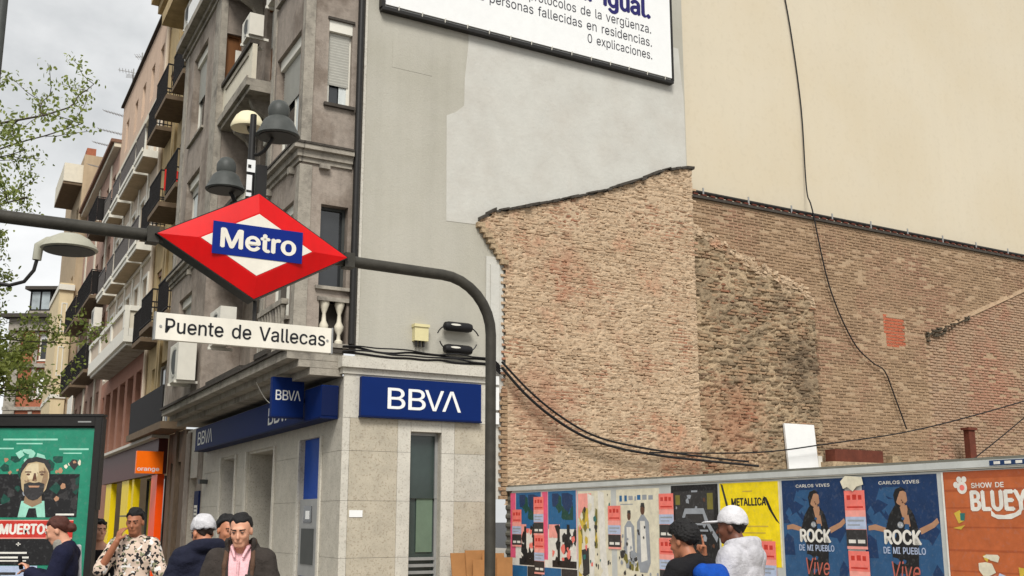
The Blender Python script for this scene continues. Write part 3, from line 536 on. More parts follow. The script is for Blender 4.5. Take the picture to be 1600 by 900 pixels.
for z0, z1, q in ((19.1, 19.4, .2), (19.4, 19.7, .45), (19.7, 20.05, .7)): m.box(fS, 13.0, 20.8, z0, z1, -q, .02)
m.build('eave', 'ochre', B)
part('upper_balcony_slab', 'ochre', B, fS, (13.6, 17.2, 17.35, 17.75, -.8, -.003))
part('mesh_screen', 'iron', B, fS, (13.4, 19.2, 4.25, 5.25, -.62, -.58)); part('screen_slab', 'slab_under', B, fS, (13.2, 19.4, 4.05, 4.245, -.66, -.002))
part('ground_wall', 'brown_dirty', B, fS, (13.0, 13.5, G0, 4.04, -.0, .3), (14.0, 14.4, G0, 4.04, -.05, .3), (15.0, 15.5, G0, 4.04, -.0, .3), (13.0, 15.5, 3.2, 4.03, .01, .29))
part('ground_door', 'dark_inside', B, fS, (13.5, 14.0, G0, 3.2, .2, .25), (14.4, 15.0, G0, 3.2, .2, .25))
tubepart('downpipe', 'off_white', B, [W(UG - .08, 13.15, 4.4), W(UG - .08, 13.15, 16.5)], .06); tubepart('downpipe', 'cream_wall', B, [W(UG - .08, 20.4, 4.4), W(UG - .08, 20.4, 19)], .07)
aircon('air conditioner high on the ochre house', W(UG, 14.9, 16.4), E2, -E1, w=.9, h=.7, group='air conditioners on the ochre house'); aircon('lower air conditioner on the ochre house beside a balcony', W(UG, 14.9, 15.2), E2, -E1, w=.9, h=.7, group='air conditioners on the ochre house')

# mobile-phone shop
SH = thing('phone_shop', 'phone shop front with maroon fascia and yellow and orange pillars', 'shop', W(0, 20, 0))
part('fascia', 'shop_brown', SH, fS, (15.6, 27.8, 2.95, 3.95, -.27, -.003)); part('fascia_cap', 'granite_pale', SH, fS, (15.5, 28, 3.953, 4.04, -.5, -.003))
for a0, a1, c in ((15.9, 16.9, 'shop_orange'), (20.2, 20.6, 'shop_yellow'), (21.3, 22.9, 'shop_yellow'), (25.6, 27.0, 'shop_yellow')): part('pillar', c, SH, fS, (a0, a1, G0, 2.94, -.2, .0))
part('pillar_band', 'dark_grey', SH, fS, (21.28, 22.92, 1.75, 1.79, -.206, -.19))
window(SH, fS, 16.9, 20.2, .3, 2.94, d=.2, mull=2, frame='dark_grey', sill=None); window(SH, fS, 22.9, 25.6, .3, 2.94, d=.2, mull=2, frame='wood_brown', sill=None); window(SH, fS, 15.6, 15.9, .3, 2.94, d=.1, mull=0, frame='dark_grey', sill=None)
t = thing('cube_sign', 'square orange shop sign sticking out beside the maroon fascia', 'sign', W(-.9, 15.9, 2.95))
part('panel', 'cube_orange', t, endf(15.55), (-1.1, -.35, 2.94, 3.57, 0, .16)); text(t, 'white_paint', endf(15.55), 'orange', -1.06, -.45, 2.98, 3.1, -.003, .01)
part('arm', 'black_metal', t, endf(15.6), (-.349, -.235, 3.3, 3.36, .03, .09))

# cream house with balconies
C = thing('cream_house', 'cream house with white trim, peach top storey and rows of balconies', 'building', W(0, 26, 0))
cols = [(21.6, 22.6), (23.6, 24.6), (25.7, 26.7), (27.7, 28.7), (30.2, 31.2)]
wins = [(a, c, z, z + 2.3) for a, c in cols for z in (7.7, 11.0, 14.3)] + [(a + .1, c - .1, 17.4, 18.8) for a, c in cols]
b = MB(); b.wall(fS, 20.8, 32.5, 7.3, 16.6, .25, [w for w in wins if w[2] < 17]); b.build('street_wall', 'cream_wall', C)
b = MB(); b.wall(fS, 20.8, 32.5, 16.6, 20.0, .25, [w for w in wins if w[2] > 17]); b.wall(endf(20.8), UG, 8, 19.9, 20.05, .1); b.quad(W(UG, 20.8, 20), W(8, 20.8, 20), W(8, 32.5, 20), W(UG, 32.5, 20)); b.build('top_storey_wall', 'peach', C)
for i, w in enumerate(wins): window(C, fS, *w, d=.2, shut=[.3, .6, .85, .45][i % 4], pane='pane_dark', shutm='shutter_grey' if i % 3 == 0 else 'shutter', box=.12, mull=1, sill=None)
for w in wins:
    if w[2] < 17: part('window_surround', 'off_white', C, fS, (w[0] - .14, w[0] - .004, w[2], w[3] + .12, -.05, .05), (w[1] + .004, w[1] + .14, w[2], w[3] + .12, -.05, .05), (w[0] - .004, w[1] + .004, w[3] + .004, w[3] + .12, -.05, .05))
for a in (20.85, 23.1, 25.15, 27.2, 29.4, 31.9): part('pilaster', 'off_white', C, fS, (a - .12, a + .12, 7.4, 16.4, -.06, -.002))
part('string_course', 'cream_paint', C, fS, (20.8, 32.5, 16.45, 16.7, -.12, -.002), (20.8, 32.5, 10.55, 10.7, -.08, -.002))
part('eave', 'dark_ledge', C, fS, (20.7, 32.6, 20.0, 20.07, -.12, .4))
def cbalc(z, a0, a1, u=.58, screen='cloth_grey'):
    o = part('balcony', 'off_white', C, fS, (a0, a1, z, z + .26, -u, -.004)); part('balcony_edge', 'off_white', o, fS, (a0 - .03, a1 + .03, z + .16, z + .3, -u - .04, -u - .002))
    part('balcony_soffit', 'tan_wall', o, fS, (a0 + .03, a1 - .03, z - .03, z - .002, -u + .04, -.004))
    r = MB(); n = int((a1 - a0) / .14)
    for i in range(n + 1): a = a0 + .02 + (a1 - a0 - .06) * i / n; r.box(fS, a, a + .02, z + .24, z + 1.15, -u + .01, -u + .03)
    r.box(fS, a0, a1, z + 1.152, z + 1.2, -u, -u + .045); r.build('railing', 'rail_grey', o)
    if screen: part('railing_screen', screen, o, fS, (a0 + .04, a1 - .04, z + .3, z + 1.12, -u + .034, -u + .042))
for a0, a1, s in ((21.0, 22.9, None), (23.2, 26.9, 'cloth_grey'), (27.3, 29.3, 'cloth_grey'), (29.8, 31.8, None)): cbalc(14.1, a0, a1, screen=s)
for a0, a1, s in ((21.0, 22.9, 'cloth_grey'), (23.2, 26.9, 'cloth_grey'), (27.3, 29.3, None), (29.8, 31.8, 'cloth_grey')): cbalc(10.75, a0, a1, screen=s)
# white stone balcony
f11 = street(-1.1)
o = part('stone_balcony', 'off_white', C, f11, (20.2, 30.2, 7.4, 7.6, 0, .86), (20.3, 30.1, 7.3, 7.398, .1, .86))
part('balcony_soffit', 'facade_trim', o, f11, (20.32, 30.08, 7.27, 7.298, .12, .86))
part('parapet', 'off_white', o, f11, (20.2, 30.2, 7.602, 7.85, 0, .14), (20.2, 30.2, 8.45, 8.62, -.03, .17), *[(a, a + .35, 7.852, 8.448, -.01, .15) for a in (20.2, 23.4, 26.6, 29.8)])
part('parapet', 'off_white', o, endf(20.2), (-.95, -.24, 7.602, 7.85, .0, .12), (-.95, -.24, 8.45, 8.62, -.03, .14)); part('parapet_panel', 'cream_wall', o, f11, (20.55, 29.8, 7.852, 8.448, .05, .1)); part('parapet_panel', 'cream_paint', o, endf(20.2), (-.95, -.24, 7.852, 8.448, .04, .08))
# mezzanine with salmon piers
part('mezzanine_beam', 'salmon', C, fS, (20.8, 32.5, 6.7, 7.29, -.02, .3)); part('mezzanine_glass', 'pane_dark', C, fS, (20.8, 32.5, 4.3, 6.7, .3, .34))
for a in (20.8, 22.6, 24.6, 26.6, 28.6, 30.6, 31.9): part('mezzanine_pier', 'salmon', C, fS, (a, a + .6, 4.05, 6.698, -.03, .298))
part('ground_wall', 'salmon', C, fS, (27.9, 32.5, G0, 4.04, .0, .3))
# salmon house with dark gallery
D = thing('salmon_house', 'salmon house with a long dark gallery and roof antennas beyond the cream house', 'building', W(0, 39, 0))
dw = [(a, a + 1.0, z, z + 2.2) for a in (33.6, 35.8, 38.0, 40.2, 42.4, 44.2) for z in (5, 8.4, 11.7, 15.0)]
b = MB(); b.wall(fS, 32.5, 45.6, G0, 18.3, .25, dw); b.quad(W(UG, 32.5, 18.3), W(8, 32.5, 18.3), W(8, 45.6, 18.3), W(UG, 45.6, 18.3)); b.build('street_wall', 'pink_wall', D)
for i, w in enumerate(dw): window(D, fS, *w, d=.2, shut=[.4, .2, .7][i % 3], shutm='shutter', box=.1, sill=None)
part('eave', 'roof_tile', D, fS, (32.4, 45.7, 18.3, 18.45, -.45, .5)); part('eave_board', 'cream_paint', D, fS, (32.45, 45.65, 18.1, 18.298, -.3, -.002))
for z, a0, a1 in ((11.2, 33, 38.6), (11.2, 39.5, 44.6), (7.9, 33, 38), (7.9, 39, 44), (14.6, 33.2, 36.5), (4.8, 34, 44)):
    iron_balcony(D, fS, a0, a1, z, .77, slab='slab_under', solid='iron', h=1.15, pitch=.2)
for a in (34.9, 39.3, 43.6): part('pilaster', 'cream_paint', D, fS, (a, a + .5, 4.5, 18.0, -.05, -.002))
part('washing', 'off_white', D, fS, (34.3, 36.2, 5.0, 7.0, -1.02, -.98))
aircon('air conditioner on the salmon house above the white balcony', W(UG - .1, 33.6, 9.9), E2, -E1, w=1.1, h=.85, group='air conditioners on the salmon house')
# antennas on the roofs
def antenna(label, u, v, z, h, dirs, g='roof antennas'):
    t = thing('roof_antenna', label, 'antenna', W(u, v, z), g)
    tubepart('mast', 'alu', t, [W(u, v, z), W(u, v, z + h)], .03, 6)
    for zz, L, n, d in dirs:
        m = MB(); p = W(u, v, z + zz); d = Vector(d).normalized(); s = d.cross(Vector((0, 0, 1))).normalized(); m.tube([p - d * .1, p + d * L], .018, 5)
        for i in range(n): q = p + d * L * (i + .5) / n; r = .32 - .012 * i; m.tube([q - s * r, q + s * r], .010, 4)
        m.build('aerial', 'alu', t)
antenna('tall roof antenna with a cross-shaped head on the salmon house', .3, 34.5, 18.4, 4.4, [(4.2, .7, 5, (-1, -.3, .1)), (3.9, .5, 4, (.3, -1, 0)), (1.9, 1.5, 9, (-1, .2, .35)), (1.0, 1.7, 10, (-1, .2, .3))])
antenna('short antenna mast on the roof edge of the cream house', .2, 31, 20.0, 2.2, [(2.0, .3, 3, (-1, 0, 0))])
antenna('leaning aerial low on the roof of the salmon house', .2, 38, 18.4, 1.8, [(1.5, 1.4, 9, (-1, .2, .3))])
antenna('farthest aerial on the roof of the salmon house', .2, 41.5, 18.4, 1.7, [(1.4, 1.2, 8, (-1, .2, .3))])
# tan end house
T = thing('tan_house', 'tall tan house closing the row with pale yellow corner and overhanging balcony', 'building', W(0, 50, 0))
b = MB(); wt = [(46.8, 47.8, z, z + 2) for z in (5, 9, 13, 17)] + [(50, 51, z, z + 2) for z in (5, 9, 13, 17)]
b.wall(street(-.6), 45.8, 56, G0, 21.8, .2, wt); b.wall(endf(45.8), -.6, .45, G0, 21.8, .2, []); b.wall(endf(45.8), .45, 6, G0, 18.6, .2, []); b.quad(W(-.6, 45.8, 21.8), W(.45, 45.8, 21.8), W(.45, 56, 21.8), W(-.6, 56, 21.8)); b.quad(W(.45, 45.8, 18), W(.45, 56, 18), W(.45, 56, 21.8), W(.45, 45.8, 21.8)); b.build('wall', 'tan_wall', T)
for w in wt: window(T, street(-.6), *w, d=.2, sill=None)
part('corner_tower', 'pale_yellow', T, endf(45.75), (-1.3, -.58, G0, 14.3, -.1, 6)); part('tower_band', 'off_white', T, endf(45.7), (-1.36, -.55, 13.9, 14.2, -.2, 6.1), (-1.34, -.55, 8, 8.2, -.12, 6.1))
for z in (5.2, 9.2, 11.6): window(T, endf(45.65), -1.15, -.85, z, z + 1.6, d=-.02, sill=None, mull=0)
part('overhanging_balcony', 'slab_under', T, street(-.6), (46.0, 51.5, 20.0, 20.15, -1.0, -.004)); part('balcony_parapet', 'cream_paint', T, street(-.6), (45.95, 51.5, 20.152, 21.2, -1.0, -.9)); part('balcony_parapet', 'cream_paint', T, endf(45.95), (-1.5, -.6, 20.152, 21.2, 0, .1))
part('chimney', 'brick_far', T, endf(47), (-.4, .1, 21.8, 22.6, 0, 1)); part('awning', 'cream_paint', T, street(-.6), (46.2, 48.5, 4.2, 4.5, -1.9, -1.01))
# far brick house at the end of the street
F = thing('brick_house', 'far brick house with grey trim and glazed attic behind the tree', 'building', (-31, 82, 0))
ff = lambda a, z, d: Vector((-37.2 + a, 80 + d, z))
fw = [(a, a + 1.3, z, z + 2.1) for a in (2.0, 5.4, 8.8) for z in (3.4, 7.0, 10.4, 13.2)]
b = MB(); b.wall(ff, 0, 13.2, -.13, 15.6, .3, fw); b.wall(lambda a, z, d: Vector((-37.2 + d, 80 + a, z)), 0, 10, -.13, 15.6, .3); b.quad(ff(0, 15.6, 0), ff(13.2, 15.6, 0), ff(13.2, 15.6, 10), ff(0, 15.6, 10)); b.build('wall', 'brick_far', F)
for i, w in enumerate(fw): window(F, ff, *w, d=.2, shut=[0, .3, .95, .15][i % 4], shutm='white_paint', sill='off_white', w=.12, box=.2)
for w in fw: part('window_surround', 'facade_trim', F, ff, (w[0] - .3, w[0] - .01, w[2] - .2, w[3] + .3, -.1, .1)); part('window_surround', 'facade_trim', F, ff, (w[1] + .01, w[1] + .3, w[2] - .2, w[3] + .3, -.1, .1))
part('corner_quoin', 'facade_trim', F, ff, (-.15, .7, 0, 15.3, -.15, .1))
for z0, z1, q in ((15.4, 16.3, .35), (12.65, 12.95, .25), (9.5, 9.75, .2)): part('string_course', 'facade_trim', F, ff, (-.2, 13.3, z0, z1, -q, .1))
part('cornice', 'dark_ledge', F, ff, (-.6, 13.6, 16.32, 16.6, -.9, .2))
part('attic', 'facade_trim', F, ff, (.8, 13.2, 16.61, 17.0, .3, 6)); part('attic_roof', 'dark_ledge', F, ff, (.6, 13.4, 18.6, 18.85, .0, 6))
for a in (.9, 2.6, 4.3, 6.0): window(F, ff, a, a + 1.6, 17.01, 18.59, d=.35, pane='pane_pale', frame='iron', sill=None, mull=1, w=.12)
# ------------------------------------------------------------ brick walls of the cleared lot
def brick_mat(name, a, b_, c, mortar=None, patch=.9, plo=.48, phi=.62, grain=.7, glo=.54):
    m = bpy.data.materials.new(name); m.use_nodes = True; N = m.node_tree.nodes; L = m.node_tree.links; p = N['Principled BSDF']; p.inputs['Roughness'].default_value = .95; p.inputs['Specular IOR Level'].default_value = .15
    g = N.new('ShaderNodeNewGeometry')
    def ns(s, d=5, r=.6):
        n = N.new('ShaderNodeTexNoise'); n.inputs['Scale'].default_value = s; n.inputs['Detail'].default_value = d; n.inputs['Roughness'].default_value = r; L.new(g.outputs['Position'], n.inputs['Vector']); return n.outputs['Fac']
    def rg(src, lo, hi, x=0., y=1.):
        r = N.new('ShaderNodeMapRange'); r.inputs[1].default_value = lo; r.inputs[2].default_value = hi; r.inputs[3].default_value = x; r.inputs[4].default_value = y; L.new(src, r.inputs[0]); return r.outputs[0]
    def mx(f, x, y, mode='MIX'):
        q = N.new('ShaderNodeMix'); q.data_type = 'RGBA'; q.blend_type = mode
        L.new(f, q.inputs[0]) if not isinstance(f, float) else setattr(q.inputs[0], 'default_value', f)
        for s, i in ((x, 6), (y, 7)):
            if isinstance(s, tuple): q.inputs[i].default_value = (*s, 1)
            else: L.new(s, q.inputs[i])
        return q.outputs[2]
    at = N.new('ShaderNodeAttribute'); at.attribute_name = 'tone'
    c1 = mx(rg(ns(patch, 6, .7), plo, phi), a, b_); c1 = mx(rg(at.outputs['Fac'], .45, 1.0, 0, .85), c1, c)
    mp = N.new('ShaderNodeMapping'); mp.inputs['Scale'].default_value = (1, 1, 3.0); L.new(g.outputs['Position'], mp.inputs['Vector']); gn = N.new('ShaderNodeTexNoise'); gn.inputs['Scale'].default_value = 14; gn.inputs['Detail'].default_value = 5; gn.inputs['Roughness'].default_value = .72; L.new(mp.outputs['Vector'], gn.inputs['Vector'])
    c1 = mx(rg(gn.outputs['Fac'], glo, glo + .1, 0, grain), c1, tuple(x * .3 for x in a))  # colour-only pits: shade of small fissures painted as random dark dashes
    v = rg(ns(22, 4), .2, .8, .78, 1.2); cc = N.new('ShaderNodeCombineColor'); [L.new(v, cc.inputs[i]) for i in range(3)]
    L.new(mx(1.0, c1, cc.outputs[0], 'MULTIPLY'), p.inputs['Base Color'])
    bp = N.new('ShaderNodeBump'); bp.inputs['Strength'].default_value = .6; bp.inputs['Distance'].default_value = .02; L.new(ns(60, 6, .7), bp.inputs['Height']); L.new(bp.outputs['Normal'], p.inputs['Normal'])
    MATS[name] = m
brick_mat('old_brick', srgb(187, 161, 132), srgb(166, 118, 94), srgb(168, 142, 115), plo=.5, phi=.62, patch=.7, grain=.85)
mat('old_mortar', srgb(187, 163, 135), .97, .2, 11, .5, 40, col2=srgb(174, 126, 98), c2scale=.8, c2lo=.54, c2hi=.68, grain=.95, gcol=srgb(76, 56, 42), glo=.535)
brick_mat('dark_brick', srgb(160, 134, 106), srgb(146, 100, 78), srgb(112, 98, 80), plo=.52, phi=.66, grain=.75, glo=.53)
mat('dark_mortar', srgb(170, 148, 119), .97, .25, 9, .9, 24, col2=srgb(140, 122, 98), c2scale=.6, c2lo=.5, c2hi=.6, grain=.75, gcol=srgb(66, 54, 42), glo=.53)
brick_mat('fine_brick', srgb(158, 132, 105), srgb(154, 120, 98), srgb(142, 118, 95), patch=.45, grain=.6, glo=.53)
mat('fine_mortar', srgb(166, 142, 115), .95, .14, 9, .5, 30, col2=srgb(164, 138, 112), c2scale=.7, grain=.6, gcol=srgb(104, 84, 64), glo=.54)
brick_mat('red_brick', srgb(168, 140, 116), srgb(168, 118, 98), srgb(166, 142, 120), patch=.5, plo=.52, phi=.7, grain=.55)
brick_mat('infill_red', srgb(176, 98, 72), srgb(170, 104, 80), srgb(150, 88, 64), patch=.8)
def stain(name, c, rad, col, amt=.85):
    m = MATS[name]; N = m.node_tree.nodes; L = m.node_tree.links; p = N['Principled BSDF']; src = p.inputs['Base Color'].links[0].from_socket; g = N.new('ShaderNodeNewGeometry'); d = N.new('ShaderNodeVectorMath'); d.operation = 'DISTANCE'; L.new(g.outputs['Position'], d.inputs[0]); d.inputs[1].default_value = tuple(c)
    n = N.new('ShaderNodeTexNoise'); n.inputs['Scale'].default_value = 2.4; n.inputs['Detail'].default_value = 6; n.inputs['Roughness'].default_value = .7; L.new(g.outputs['Position'], n.inputs['Vector']); a = N.new('ShaderNodeMath'); a.operation = 'MULTIPLY_ADD'; a.inputs[1].default_value = 3.2; L.new(n.outputs['Fac'], a.inputs[0]); L.new(d.outputs['Value'], a.inputs[2])
    r = N.new('ShaderNodeMapRange'); r.inputs[1].default_value = rad + 1.9; r.inputs[2].default_value = rad + .9; r.inputs[3].default_value = 0; r.inputs[4].default_value = amt; L.new(a.outputs[0], r.inputs[0]); x = N.new('ShaderNodeMix'); x.data_type = 'RGBA'; L.new(r.outputs[0], x.inputs[0]); L.new(src, x.inputs[6]); x.inputs[7].default_value = (*col, 1); L.new(x.outputs[2], p.inputs['Base Color'])
for n_ in ('dark_mortar', 'dark_brick'): stain(n_, W(10.7, .3, 4.9), .8, srgb(78, 66, 54), .7); stain(n_, W(10.3, .3, 6.3), .35, srgb(96, 84, 70), .5)
for n_ in ('dark_mortar', 'dark_brick'): stain(n_, W(8.6, .3, 3.6), .8, srgb(150, 100, 76), .6)
for n_ in ('old_mortar', 'old_brick'): stain(n_, W(4.1, -.1, 6.2), .35, srgb(158, 106, 82), .7); stain(n_, W(4.6, -.1, 5.6), .1, srgb(160, 100, 76), .75); stain(n_, W(3.6, -.1, 3.6), .7, srgb(156, 108, 86), .55)
for n_ in ('red_brick',): stain(n_, W(17.5, .3, 4.8), 1.0, srgb(168, 112, 92), .5)
def brick_variants(name, L, H, D, m, rough, n=14):
    out = []
    for k in range(n):
        r = np.random.RandomState(k + int(L * 1e4)); l = L * r.uniform(.86, 1.0); h = H * r.uniform(.85, 1.0); j = lambda: r.uniform(-rough, rough)
        pr = r.uniform(-.4, 1.0) * D
        ins = .12 * h
        back = [(-l / 2, .03, 0), (l / 2, .03, 0), (l / 2, .03, h), (-l / 2, .03, h)]
        mid = [(x + j() * .6, -pr * .2 + .004, z + j() * .6) for x, _, z in back]
        fr_ = [(-l / 2 + ins + j(), -pr + j(), ins + j()), (l / 2 - ins + j(), -pr + j(), ins + j()), (l / 2 - ins + j(), -pr + j(), h - ins + j()), (-l / 2 + ins + j(), -pr + j(), h - ins + j())]
        v = back + mid + fr_; f = [(8, 9, 10, 11)]
        for q in (0, 4):
            for i in range(4): f.append((q + i, q + (i + 1) % 4, q + 4 + (i + 1) % 4, q + 4 + i))
        out.append((v, f, r.rand()))
    return out
def brick_wall(parent, v0, region, bbox, L, H, joint, D, m, rough, near, keep=1.0, seed=0, nparts=300, hole=.02):
    """region(u,z) -> bool; near = (u,z) that shows largest"""
    r = np.random.RandomState(seed); var = brick_variants(m, L, H, D, m, rough)
    # local brick axes: x along E1, y away from the lot (+E2), z up
    spots = []; j = 0; z = bbox[2]
    while z < bbox[3]:
        u = bbox[0] - (L + joint) * (.5 if j % 2 else 0) + r.uniform(-.02, .02)
        while u < bbox[1]:
            uc = u + L / 2
            if region(uc, z + H / 2) and r.rand() < keep and r.rand() > hole: spots.append((uc + r.uniform(-.006, .006), z + r.uniform(-.004, .004), r.randint(len(var))))
            u += L + joint
        z += H + joint; j += 1
    spots.sort(key=lambda s: abs(s[0] - near[0]) + abs(s[1] - near[1]))
    meshes = []
    for (v, f, tone) in var:
        me = bpy.data.meshes.new('brick'); me.from_pydata([tuple(E1 * x + E2 * y + Vector((0, 0, zz))) for x, y, zz in v], [], f); me.materials.append(M(m))
        at = me.attributes.new('tone', 'FLOAT', 'POINT'); at.data.foreach_set('value', [tone] * len(v)); meshes.append(me)
    pl = wloc(parent)
    for u, z, k in spots[:nparts]:
        o = bpy.data.objects.new('brick', meshes[k]); COL.objects.link(o); o.parent = parent; o.location = W(u, v0, z) - pl
    V, Fc, T = [], [], []
    for u, z, k in spots[nparts:]:
        v, f, tone = var[k]; i = len(V); base = W(u, v0, z) - pl
        V += [tuple(base + E1 * x + E2 * y + Vector((0, 0, zz))) for x, y, zz in v]; Fc += [tuple(i + q for q in ff_) for ff_ in f]; T += [(tone * .7 + .3 * r.rand())] * len(v)
    me = bpy.data.meshes.new('more_bricks'); me.from_pydata(V, [], Fc); me.materials.append(M(m)); at = me.attributes.new('tone', 'FLOAT', 'POINT'); at.data.foreach_set('value', T)
    o = bpy.data.objects.new('more_bricks', me); COL.objects.link(o); o.parent = parent; o['kind'] = 'stuff'
def relief(name, m, parent, v0, region, bbox, step, height, kind=None):
    """mortar sheet with real relief: height(u,z) in metres towards the lot"""
    us = np.arange(bbox[0], bbox[1] + step, step); zs = np.arange(bbox[2], bbox[3] + step, step); U, Z = np.meshgrid(us, zs, indexing='ij'); Hh = height(U, Z)
    pl = wloc(parent); P = np.stack([ORG.x + E1.x * U + E2.x * (v0 - Hh) - pl.x, ORG.y + E1.y * U + E2.y * (v0 - Hh) - pl.y, Z - pl.z], -1)
    ok = np.vectorize(region)(U[:-1, :-1] + step / 2, Z[:-1, :-1] + step / 2)
    nz = len(zs); idx = np.arange(U.size).reshape(U.shape); I, J = np.nonzero(ok); F4 = np.stack([idx[I, J], idx[I + 1, J], idx[I + 1, J + 1], idx[I, J + 1]], -1)
    used = np.unique(F4); remap = -np.ones(U.size, int); remap[used] = np.arange(len(used))
    me = bpy.data.meshes.new(name); me.from_pydata(P.reshape(-1, 3)[used].tolist(), [], remap[F4].tolist()); me.materials.append(M(m)); me.polygons.foreach_set('use_smooth', [True] * len(me.polygons))
    o = bpy.data.objects.new(name, me); COL.objects.link(o); o.parent = parent
    if kind: o['kind'] = kind
    return o
EAVE = [(2.35, 7.0), (2.65, 7.2), (3.77, 7.54), (5.12, 7.98), (6.08, 8.38), (6.75, 8.7), (7.05, 8.78), (7.34, 8.86)]
def eave_z(u):
    return float(np.interp(u, [p[0] for p in EAVE], [p[1] for p in EAVE]))
def regL(u, z):
    if u > 7.40: return False
    left = 2.35 if z > 6.99 else (2.35 + (6.99 - z) * .75 if z > 6.3 else 2.88)
    return left + .02 * math.sin(z * 23) < u and 1.9 < z < eave_z(u) - .02 + .02 * math.sin(u * 19)
BL = thing('brick_party_wall', 'rough tan brick wall with sloping top left by a demolished house', 'wall', W(5.1, -.06, 0))
cover = lambda U, Z: fbm(U * 1.3, Z * 1.7, 1, 4)
def hL(U, Z):
    c = cover(U, Z); row = (Z % .064) / .064; gate = fbm(U * 3.1, Z * 9, 5, 3)
    return .026 + .008 * np.clip((c - .46) * 4, 0, 1) + .010 * fbm(U * 13, Z * 32, 2, 3) - .026 * (fbm(U * 10, Z * 36, 4, 3) > .62) - .018 * ((np.abs(row - .88) < .17) & (gate > .5))
relief('mortar', 'old_mortar', BL, -.03, regL, (2.3, 7.44, 1.9, 8.9), .0185, hL)
brick_wall(BL, -.055, regL, (2.3, 7.44, 1.9, 8.9), .24, .048, .016, .010, 'old_brick', .004, (4.5, 4.8), keep=.95, seed=1)
# ragged eave line: remains of the old roof edge
m = MB(); r = np.random.RandomState(3); u = 2.33
while u < 7.36:
    l = r.uniform(.08, .22); z = eave_z(u + l / 2); s = (eave_z(u + l) - eave_z(u))
    hh = r.uniform(.025, .06); pr = r.uniform(.09, .16)
    m.hexa([W(u, -pr, z - hh), W(u + l, -pr - r.uniform(-.02, .02), z - hh + s), W(u + l, .02, z - hh + s), W(u, .02, z - hh), W(u, -pr, z), W(u + l, -pr, z + s), W(u + l, .02, z + s + .02), W(u, .02, z + .02)]); u += l - .004
m.build('roof_edge_remains', 'dark_ledge', BL)
m = MB(); z = 6.95
while z > 6.3:
    x = 2.35 + (6.99 - z) * .75; m.box(fE, x - .05 - r.uniform(0, .05), x + .06, z - .09, z, -.09 - r.uniform(0, .05), .01); z -= .092
m.build('eave_end', 'dark_mortar', BL)
# white plaster strip and drain between bank and brick
part('plaster_strip', 'pale_plaster', BL, fE, (2.5, 2.86, 2.0, 6.35, -.03, -.002)); part('plaster_nib', 'pale_plaster', BL, fE, (2.58, 2.76, 4.4, 6.2, -.06, -.031))
for i, (z0, z1) in enumerate(((3.55, 3.95), (3.3, 3.5), (4.0, 4.15))): part('tile', 'white_paint', BL, fE, (2.52, 2.74, z0, z1, -.1, -.031))
part('toothed_edge', 'dark_brick', BL, fE, *[(2.76 + .05 * (i % 2), 2.92, 2.0 + i * .075, 2.06 + i * .075, -.09, -.032) for i in range(26)])

VB = .4
def reg_rough(u, z):
    if z < 1.9 or u < 7.35: return False
    top = np.interp(u, [7.35, 7.79, 9.48, 10.8, 11.2], [7.8, 7.63, 7.02, 6.66, 6.34]); return z < top + .05 * math.sin(u * 11) and u < 11.12 + .04 * math.sin(z * 9)
RB = thing('rubble_brick_wall', 'dark weathered brick wall patch with crumbling mortar right of the tan wall', 'wall', W(9.3, VB, 0))
def hR(U, Z):
    c = cover(U * .9 + 9, Z * .9); return .06 + .015 * np.clip((c - .45) * 3, 0, 1) + .028 * fbm(U * 10, Z * 20, 3, 4) - .04 * (fbm(U * 8, Z * 22, 5, 3) > .57) - .012 * np.clip((fbm(U * 1.1, Z * 1.1, 6, 3) - .5) * 4, 0, 1)
relief('mortar', 'dark_mortar', RB, VB - .03, reg_rough, (7.35, 11.2, 1.9, 7.9), .024, hR)
brick_wall(RB, VB - .1, reg_rough, (7.35, 11.2, 1.9, 7.9), .24, .05, .018, .018, 'dark_brick', .007, (9.2, 4.6), keep=.72, seed=4, hole=.06)
m = MB(); r = np.random.RandomState(5)
for i in range(420):
    u = r.uniform(7.38, 11.15); z = float(np.interp(u, [7.35, 7.79, 9.48, 10.8, 11.2], [7.8, 7.63, 7.02, 6.66, 6.34])) + r.normal(0, .07); a = r.uniform(.03, .1); c = r.uniform(.015, .04); y = VB - r.uniform(.05, .12)
    j = lambda: r.uniform(-.02, .02)
    m.hexa([W(u - a + j(), y + j(), z - c + j()), W(u + a + j(), y + j(), z - c - a * .3 + j()), W(u + a, VB, z - c - a * .3), W(u - a, VB, z - c), W(u - a + j(), y + j(), z + c + j()), W(u + a + j(), y + j(), z + c - a * .3 + j()), W(u + a, VB, z + c - a * .3), W(u - a, VB, z + c)])
m.build('mortar_ridge', 'old_mortar', RB)
def hole_win(u, z): return 13.46 < u < 14.22 and 5.63 < z < 6.42
def below_diag(u, z): return u > 15.0 and z < 6.0 + (u - 15.0) * .383
def reg_fine(u, z): return 7.35 < u < 22 and 1.9 < z < 8.4 and not reg_rough(u - .02, z + .02) and not hole_win(u, z) and not below_diag(u, z)
FB = thing('brick_back_wall', 'long pale brown brick wall under a dark coping with a bricked-up window', 'wall', W(14, VB, 0))
relief('mortar', 'fine_mortar', FB, VB, lambda u, z: 7.35 < u < 22 and not (13.52 < u < 14.16 and 5.7 < z < 6.36), (7.35, 22, 1.9, 8.38), .06, lambda U, Z: .006 + .012 * fbm(U * 3, Z * 5, 2, 3))
brick_wall(FB, VB - .022, reg_fine, (7.35, 19.5, 1.9, 8.34), .24, .052, .016, .010, 'fine_brick', .003, (12.6, 5.0), keep=.93, seed=6)
BD = part('bricked_window_back', 'fine_mortar', FB, endf(VB), (13.4, 14.28, 5.58, 6.5, -.004, .03))
rb = np.random.RandomState(2)
